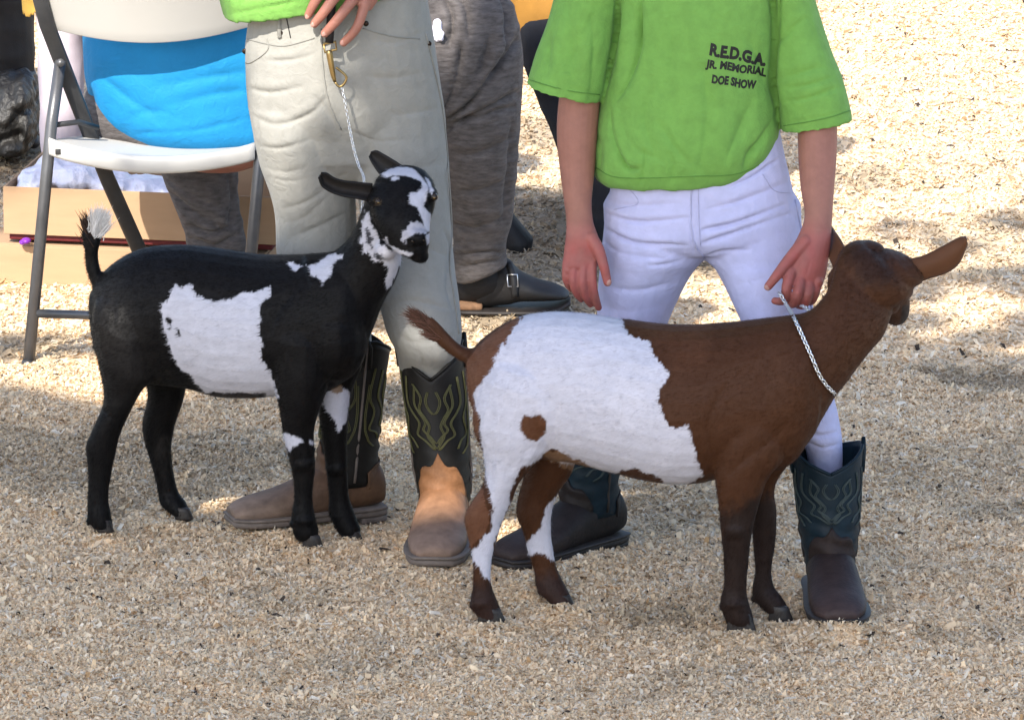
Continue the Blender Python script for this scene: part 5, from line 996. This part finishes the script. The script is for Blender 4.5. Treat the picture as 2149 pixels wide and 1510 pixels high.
# ---------------------------------------------------------------- an added, unseen tree whose crown shades the ring
SD = SUN_TRAVEL / -SUN_TRAVEL.z
def land(p): return (p[0] + SD.x * p[2], p[1] + SD.y * p[2])
LIT = []
def lit(poly, Y=None): LIT.append([land(G(x, y)) if Y is None else land(P(x, y, Y)) for x, y in poly])
lit([(1050, -400), (3200, -400), (3200, 380), (2300, 440), (1900, 440), (1640, 430), (1220, 400), (1050, 380)])
lit([(-60, 600), (210, 598), (210, 700), (-60, 690)]); lit([(-200, 762), (240, 752), (300, 840), (215, 872), (0, 888), (-200, 900)])
lit([(300, 780), (375, 778), (370, 835), (310, 830)]); lit([(400, 992), (480, 985), (480, 1050), (410, 1060)]); lit([(770, 690), (840, 690), (835, 795), (775, 795)]); lit([(800, 880), (870, 890), (870, 1010), (800, 960)])
lit([(955, 650), (1110, 650), (1090, 735), (960, 735)]); lit([(1390, 570), (1580, 570), (1600, 700), (1380, 700)]); lit([(1255, 1045), (1345, 1045), (1340, 1112), (1260, 1115)]); lit([(1030, 1055), (1085, 1050), (1085, 1140), (1035, 1135)])
lit([(500, 80), (600, 92), (690, 100), (700, 180), (660, 225), (648, 300), (620, 335), (590, 395), (530, 360), (505, 250)], .30); lit([(690, 110), (735, 110), (735, 160), (700, 165)], .30); lit([(745, 255), (775, 250), (765, 290), (745, 285)], .30)
lit([(808, 690), (880, 700), (965, 720), (950, 760), (900, 815), (830, 760)], .22); lit([(450, -90), (560, -90), (640, 5), (460, 50)], .28); lit([(870, 990), (980, 1000), (980, 1100), (880, 1110)], .15)
lit([(90, 270), (560, 270), (560, 360), (90, 360)], 1.72); lit([(165, 50), (620, 20), (620, 320), (165, 320)], 1.85); lit([(-60, 375), (600, 395), (600, 610), (-60, 610)], 2.33); lit([(330, 340), (520, 340), (520, 540), (330, 540)], 2.08)
lit([(100, 40), (190, 40), (190, 270), (110, 270)], 2.95); lit([(30, -40), (100, -40), (100, 40), (30, 40)], 2.9); lit([(55, 130), (140, 130), (100, 780), (40, 780)], 1.70); lit([(-60, 120), (90, 120), (90, 330), (-60, 330)], 3.5); lit([(880, -50), (960, -50), (960, 120), (900, 120)], 1.85)
lit([(60, -60), (150, -60), (150, 130), (60, 130)], 1.75)
SEMI = [land(G(x, y)) for x, y in [(1560, 420), (2500, 420), (2500, 700), (2149, 720), (1800, 660), (1600, 600)]]
r = np.random.default_rng(5); n = 80000
lx = r.uniform(-1.9, 2.2, n); ly = r.uniform(-1.5, 4.2, n); hh = r.uniform(4.5, 6.6, n)
ok = np.ones(n, bool)
for poly in LIT: ok &= sdf(lx * 1000, ly * 1000, [(a * 1000, b * 1000) for a, b in poly]) < -32  # leaves left out along the sun's path so chosen patches stay sunlit
sm_ = sdf(lx * 1000, ly * 1000, [(a * 1000, b * 1000) for a, b in SEMI]); ok &= ~((sm_ > -100) & (noise(lx * 9, ly * 7, 3.3) > -0.15))
ok &= ~((ly > 4.3) | ((ly > 2.6) & (lx > .1) & (r.random(n) < .7)))
lx, ly, hh = lx[ok], ly[ok], hh[ok]; clump = fbm(lx * 2.2, ly * 2.2, hh * 1.5, 2); k = (clump > -.35) | (ly < 1.6) | (r.random(len(lx)) < .45); lx, ly, hh = lx[k], ly[k], hh[k]
lx, ly, hh = lx[:60000], ly[:60000], hh[:60000]; n = len(lx)
cen = np.stack([lx - SD.x * hh, ly - SD.y * hh, hh], 1)
a = r.normal(0, 1, (n, 3)); a[:, 2] *= .4; a /= np.linalg.norm(a, axis=1)[:, None]; b = np.cross(a, r.normal(0, .5, (n, 3)) + [0, 0, 1]); b /= np.linalg.norm(b, axis=1)[:, None]
L = r.uniform(.03, .055, n)[:, None]; W = L * r.uniform(.5, .8, (n, 1))
V = np.stack([cen - a * L, cen - b * W, cen + a * L, cen + b * W], 1).reshape(-1, 3)
tree = thing('added_shade_tree', 'unseen leafy tree added over the ring, its leaves arranged to cast dappled shade on people and goats', 'tree', (-5.6, -2.0, 0))
o = link('added_crown', np_mesh('added_crown', V, np.arange(n * 4).reshape(-1, 4), None, False), M['leaf'], tree)
s = Soup(); s.tube([Vector((-5.6, -2.0, -.1)), Vector((-5.5, -2.1, 1.5)), Vector((-5.3, -2.4, 3.0)), Vector((-4.9, -2.8, 4.4)), Vector((-4.2, -3.3, 5.4))], [.34, .26, .22, .17, .12], 14)
for q in ([(-4.9, -2.8, 4.4), (-3.6, -4.0, 5.4), (-2.4, -5.0, 5.9), (-1.2, -5.3, 6.0)], [(-4.2, -3.3, 5.4), (-3.0, -5.0, 6.0), (-1.6, -6.2, 6.1), (-.2, -6.6, 6.0)], [(-5.2, -2.5, 3.4), (-4.4, -4.2, 4.8), (-3.6, -6.0, 5.6), (-2.4, -7.4, 5.8)], [(-4.9, -2.8, 4.2), (-5.2, -1.6, 5.0), (-5.0, -.9, 5.6)]):
    s.tube([Vector(v) for v in q], [.12, .08, .05, .02][:len(q)], 10)
s.build('added_trunk', M['added_bark'], tree)
